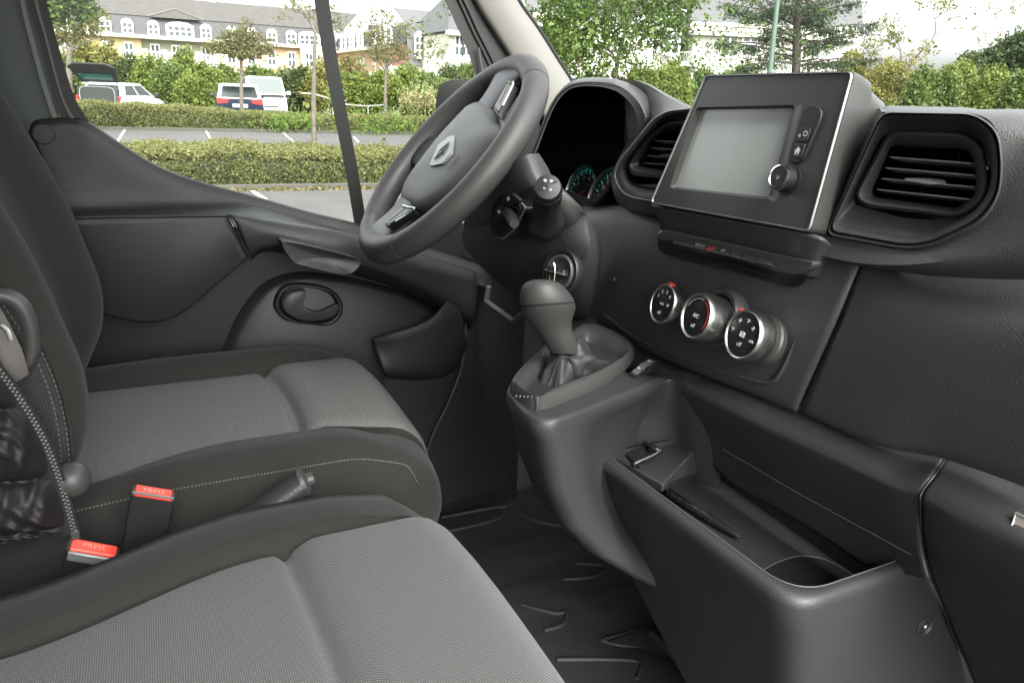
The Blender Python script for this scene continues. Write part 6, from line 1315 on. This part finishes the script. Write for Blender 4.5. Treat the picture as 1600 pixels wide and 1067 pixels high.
b4 = thing('white_house', 'white house end wall with moulded cornice beside the dark window pillar', 'building', (24, 53, GZ)); Yd = 53.0; f = lambda px, py: P(px, py, y=Yd)
x0, x1 = f(702, 80).x, f(832, 80).x; e4 = f(702, 52).z
box_(b4, x0, x1, Yd, Yd+6, GZ, e4, WALLW); MB().box(((x0+x1)/2, Yd-.1, e4), (x1-x0+.5, .7, .35)).build('cornice', TRIMW, b4, bevel=.08)
MB().add([(x0-.2, Yd-.3, e4+.15), (x1, Yd-.3, e4+.15), (x1, Yd+5, e4+3.2), (x0+1.8, Yd+5, e4+3.2), (x0-.2, Yd+10, e4+.15)], [(0, 1, 2, 3), (0, 3, 4)]).build('slate_roof', SLATEG, b4, flat=True)
for px, py in ((717, 88), (728, 88)): x = f(px, py).x; window(b4, Vector((x, Yd-.03, f(px, 90).z)), ux, nv, .7, 1.5, 2)
box_(b4, f(722, 100).x, f(745, 100).x, Yd-1.2, Yd, GZ, f(730, 92).z, WALLW, 'bay'); window(b4, Vector((f(733, 90).x, Yd-1.22, f(733, 112).z)), ux, nv, .8, .7, 1)
# pale mansion through the windscreen
b5 = thing('pale_mansion', 'pale stone mansion with steep light grey roof and a balcony, seen through the windscreen', 'building', (28, 38, GZ))
Nn = -FH; ux5 = RH; A5 = 42.0; f5 = lambda px, py, da=0: P(px, py, a=A5+da)
ex0, ex1 = f5(820, 40), f5(1400, 75)
def quad(par, pts, m, nm): return MB().add(pts, [tuple(range(len(pts)))]).build(nm, m, par, flat=True)
def slab5(pl, pr, ztop, zbot, da, th, m, nm):
    a, b = f5(pl, 60, da), f5(pr, 60, da); q = [Vector((a.x, a.y, zbot)), Vector((b.x, b.y, zbot)), Vector((b.x, b.y, ztop)), Vector((a.x, a.y, ztop))]
    return MB().prism(q, FH*th).build(nm, m, b5, flat=True)
ze = f5(1150, 48).z; slab5(826, 1062, f5(850, 28).z, GZ, .6, 6, WALLW, 'wall'); slab5(1084, 1340, ze, GZ, 0, 6, WALLW, 'wall'); slab5(1062, 1084, f5(1070, 62).z, GZ, 2.0, 3, mat('recess_wall', (.45, .44, .40), .9), 'recess')
slab5(1062, 1100, f5(1070, 98).z, f5(1070, 104).z, -.6, 3, WPA, 'balcony_floor'); 
for k in range(12): a = f5(1064+k*3.0, 82, -.5); MB().tube([Vector((a.x, a.y, f5(1070, 98).z)), Vector((a.x, a.y, f5(1070, 82).z))], .02, 4).build('baluster', bpy.data.materials['baluster_grey'], b5)
MB().tube([f5(1064, 82, -.5), f5(1100, 82, -.5), f5(1112, 84, 0)], .03, 5).build('handrail', bpy.data.materials['baluster_grey'], b5)
a, b = f5(1078, 47, -.4), f5(1345, 47, -.4); c1 = MB()
for dz, w_ in ((0, .5), (.22, .75), (-.22, .3)): c1.prism([Vector((a.x, a.y, ze+dz-.09)), Vector((b.x, b.y, ze+dz-.09)), Vector((b.x, b.y, ze+dz+.09)), Vector((a.x, a.y, ze+dz+.09))], FH*w_)
c1.build('cornice', TRIMW, b5, flat=True)
a, b = f5(822, 30, .2), f5(870, 30, .2); zz = f5(850, 24).z; MB().prism([Vector((a.x, a.y, zz-.12)), Vector((b.x, b.y, zz-.12)), Vector((b.x, b.y, zz+.12)), Vector((a.x, a.y, zz+.12))], FH*.6).build('cornice', TRIMW, b5, flat=True)
quad(b5, [f5(1076, 42), f5(1350, 42), f5(1330, -160, 6), f5(1120, -160, 6)], SLATEG, 'slate_roof'); quad(b5, [f5(818, 24, .4), f5(1068, 24, .4), f5(1068, -160, 6), f5(860, -160, 6)], SLATEG, 'slate_roof')
quad(b5, [f5(1060, 62, 1.2), f5(1100, 45, 1.2), f5(1130, -160, 7), f5(1040, -160, 7), f5(1055, 30, 1.2)], SLATEG, 'slate_roof')
a, b = f5(1050, 26, -.3), f5(1098, 34, -.3); MB().prism([a, b, b-Vector((0, 0, .25)), f5(1072, 46, -.3), a-Vector((0, 0, .2))], FH*1.5).build('canopy', SLATE2, b5, flat=True)
for px, py, w_, h_ in ((1050, 66, .9, 1.3), (1140, 70, .9, 1.4), (1172, 68, .9, 1.4), (1070, 88, .8, 1.9), (850, 60, .8, 1.4), (1060, 22, .8, .4)):
    o = f5(px, py, -.05 if px != 1070 else 1.9); o.z -= h_/2; window(b5, o, ux5, Nn, w_, h_, 2)

# ------------------------------------------------------------------ parked cars
def car(nm, lab, cat, loc, rz, w_, l_, h_, belt, paint, roofm, kind):
    t = thing(nm, lab, cat, loc, rz=rz, group='cars parked behind the far hedge'); hw = w_/2
    GLC = mat(nm+'_glass', (.04, .05, .05) if kind != 'van' else (.10, .115, .11), .3, spec=.3); LMP = mat('tail_lamp', (.55, .03, .03), .25, coat=.5) if 'tail_lamp' not in bpy.data.materials else bpy.data.materials['tail_lamp']
    B = lambda m_, n_, mt, par=t, **k: m_.build(n_, mt, par, local=True, **k)
    # lower body: sections along the length (y 0 rear .. l front)
    st = {'suv': [(0, .50, .86), (.06, .40, .95), (.25, .30, 1.0), (l_*.5, .28, 1.0), (l_*.78, .28, 1.0), (l_*.95, .32, .92), (l_, .45, .80)], 'van': [(0, .5, .9), (.1, .35, .98), (.5, .3, 1), (l_*.5, .28, 1.0), (l_*.85, .28, 1.0), (l_*.97, .32, .95), (l_, .42, .84)], 'hatch': [(0, .45, .88), (.08, .35, .97), (.4, .28, 1.0), (l_*.5, .26, 1.0), (l_*.8, .26, .98), (l_*.95, .30, .90), (l_, .40, .76)]}[kind]
    rows = []
    for y, zb, k in st:
        u = y/l_; zt = belt if u < .62 else lerp(belt, belt*(.74 if kind != 'van' else .62), ((u-.62)/.38)**1.3)
        if kind == 'van' and u > .8: zt = lerp(belt, belt*.62, (u-.8)/.2)
        r = []
        for a, zz in ((-.93, zb), (-1, zb+.10), (-1.0, lerp(zb, zt, .55)), (-.975, zt-.05), (-.93, zt), (0, zt+.015), (.93, zt), (.975, zt-.05), (1.0, lerp(zb, zt, .55)), (1, zb+.10), (.93, zb), (0, zb)): r.append(Vector((a*hw*k, y, zz)))
        rows.append(r)
    B(MB().grid(rows, cu=True, cap0=True, cap1=True), 'body', paint, ang=35, bevel=.02)
    r0, r1, f1, f0 = {'suv': (.06, .42, l_*.52, l_*.72), 'van': (.06, .20, l_*.72, l_*.93), 'hatch': (.10, .55, l_*.50, l_*.74)}[kind]
    tt = .78 if kind != 'van' else .86
    lo = [Vector((-hw*.93, r0, belt-.01)), Vector((hw*.93, r0, belt-.01)), Vector((hw*.93, f0, belt-.04)), Vector((-hw*.93, f0, belt-.04))]; hi = [Vector((-hw*tt, r1, h_-.03)), Vector((hw*tt, r1, h_-.03)), Vector((hw*tt, f1, h_-.02)), Vector((-hw*tt, f1, h_-.02))]
    cab_ = B(MB().grid([fil(lo, .12, 3), fil([lerp(a, b, .93) for a, b in zip(lo, hi)], .12, 3), fil([a*1+Vector((0, 0, .03))*0 for a in hi], .12, 3), fil([Vector((a.x*.8, lerp(a.y, (r1+f1)/2, .12), h_)) for a in hi], .12, 3)], cu=True, cap1=True), 'roof', roofm, ang=40)
    def gl(i, j, a0, a1, b0, b1, nm2, m_=GLC, pr=.012):
        q = [lerp(lerp(lo[i], lo[j], u), lerp(hi[i], hi[j], u), v) for u, v in ((a0, b0), (a1, b0), (a1, b1), (a0, b1))]; n_ = (q[1]-q[0]).cross(q[3]-q[0]).normalized(); c_ = (lo[0]+lo[2])/2
        if n_.dot(q[0]-c_) < 0: n_ = -n_
        return B(MB().prism(fil([p+n_*pr for p in q], .05, 3), -n_*.02), nm2, m_, ang=40)
    gl(0, 1, .08, .92, .10, .86, 'rear_window'); gl(3, 2, .06, .94, .08, .92, 'windscreen')
    for i, j in ((0, 3), (1, 2)):
        gl(i, j, .12, .48, .14, .88, 'side_window'); gl(i, j, .52, .90, .14, .88, 'side_window')
    for y in (l_*.18, l_*.80):
        for s in (-1, 1):
            wh = B(MB().lathe((s*(hw-.10), y, .32), (s, 0, 0), [(.30, -.09), (.32, -.05), (.32, .06), (.29, .09), (.20, .08)], 28, cap0=True), 'wheel', mat('tyre', (.02, .02, .02), .8) if 'tyre' not in bpy.data.materials else bpy.data.materials['tyre'])
            B(MB().lathe((s*(hw-.10), y, .32), (s, 0, 0), [(.205, .05), (.205, .085), (.0001, .07)], 20), 'rim', CHR, wh)
    if kind != 'van':
        for s in (-1, 1):
            q = [Vector((s*hw*.95, -.01, belt+.02)), Vector((s*hw*.46, -.02, belt-.0)), Vector((s*hw*.50, -.02, belt-.16)), Vector((s*hw*.92, -.01, belt-.20))]
            B(MB().prism(fil(q, .03), (0, .12, 0)), 'tail_light', LMP, bevel=.01)
        B(MB().box((0, -.01, belt-.25), (.55, .03, .12)), 'number_plate', WPA)
        B(MB().box((0, .20, h_-.05), (w_*.66, .25, .035)), 'spoiler', roofm, bevel=.01)
        B(MB().add([Vector((a*.045, -.015, belt-.07+b*.06)) for a, b in ((0, 1), (1, 0), (0, -1), (-1, 0))]+[Vector((a*.045, -.015, belt-.07+b*.06)) for a, b in ((0, .5), (.5, 0), (0, -.5), (-.5, 0))], [(0, 1, 5, 4), (1, 2, 6, 5), (2, 3, 7, 6), (3, 0, 4, 7)]), 'badge', CHR2, flat=True)
    else:
        for s in (-1, 1): B(MB().prism(fil([Vector((s*hw*.92, l_-.05, belt*.62-.02)), Vector((s*hw*.50, l_+.01, belt*.60-.03)), Vector((s*hw*.55, l_+.01, belt*.60-.18)), Vector((s*hw*.90, l_-.03, belt*.60-.16))], .03), (0, -.10, 0)), 'headlight', mat('lamp_glass', (.6, .62, .62), .1) if 'lamp_glass' not in bpy.data.materials else bpy.data.materials['lamp_glass'])
        B(MB().box((0, l_+.0, belt*.60-.10), (w_*.5, .04, .05)), 'grille', BLK)
        B(MB().add([Vector((a*.06, l_+.03, belt*.66+b*.09)) for a, b in ((0, 1), (1, 0), (0, -1), (-1, 0))]+[Vector((a*.06, l_+.03, belt*.66+b*.09)) for a, b in ((0, .5), (.5, 0), (0, -.5), (-.5, 0))], [(0, 1, 5, 4), (1, 2, 6, 5), (2, 3, 7, 6), (3, 0, 4, 7)]), 'badge', CHR2, flat=True)
    for s in (-1, 1): B(MB().box((s*(hw+.08), f0-.25, belt+.06), (.18, .12, .15)), 'wing_mirror', roofm if kind == 'van' else BLK, bevel=.03)
    return t
NAVY = mat('navy_paint', (.012, .022, .045), .25, coat=.8); WCP = mat('white_car_paint', (.75, .76, .76), .25, coat=.8)
a = P(373, 160, y=31.6); car('blue_car', 'dark blue car with white roof and red tail lights, seen from behind', 'car', (a.x+.05, 31.6, GZ), math.radians(-4), 1.78, 4.1, 1.52, .97, NAVY, WCP, 'suv')
a = P(427, 150, y=37); car('white_van', 'white van facing the camera beside the blue car', 'van', (a.x-.05, 41.2, GZ), math.radians(180-3), 1.86, 4.3, 1.86, 1.12, WCP, WCP, 'van')
a = P(154, 150, y=31.8); hc_ = car('white_hatchback', 'white hatchback with its dark tailgate raised', 'car', (a.x-.02, 31.8, GZ), math.radians(-24), 1.66, 4.1, 1.38, .90, WCP, WCP, 'hatch')
# raised tailgate and open boot of the hatchback
B = lambda m_, n_, mt, par=hc_, **k: m_.build(n_, mt, par, local=True, **k)
INT = mat('boot_dark', (.018, .022, .02), .7)
B(MB().box((0, .08, .92), (1.44, .22, .62)), 'boot_opening', INT, bevel=.06)
B(MB().tube(cr([Vector((-.60, -.05, .66)), Vector((-.62, -.04, 1.0)), Vector((-.50, -.03, 1.20)), Vector((0, -.03, 1.22)), Vector((.50, -.03, 1.20)), Vector((.62, -.04, 1.0)), Vector((.60, -.05, .66))], 4), .012, 5), 'boot_seal', mat('seal_pale', (.25, .27, .26), .6))
tg = [Vector((-.64, .30, 1.36)), Vector((.64, .30, 1.36)), Vector((.74, .05, 1.58)), Vector((.84, -.25, 1.86)), Vector((.55, -.36, 1.98)), Vector((-.55, -.36, 1.98)), Vector((-.84, -.25, 1.86)), Vector((-.74, .05, 1.58))]
gate = B(MB().prism(tg, (0, .02, .05)), 'tailgate', INT, bevel=.02)
B(MB().prism([Vector((-.54, .14, 1.475)), Vector((.54, .14, 1.475)), Vector((.62, -.03, 1.635)), Vector((-.62, -.03, 1.635))], (0, -.01, -.012)), 'tailgate_window', mat('gate_glass', (.02, .10, .07), .25), gate)
for s in (-1, 1): B(MB().tube([Vector((s*.66, .15, 1.05)), Vector((s*.70, -.0, 1.60))], .014, 6), 'gas_strut', BLK)
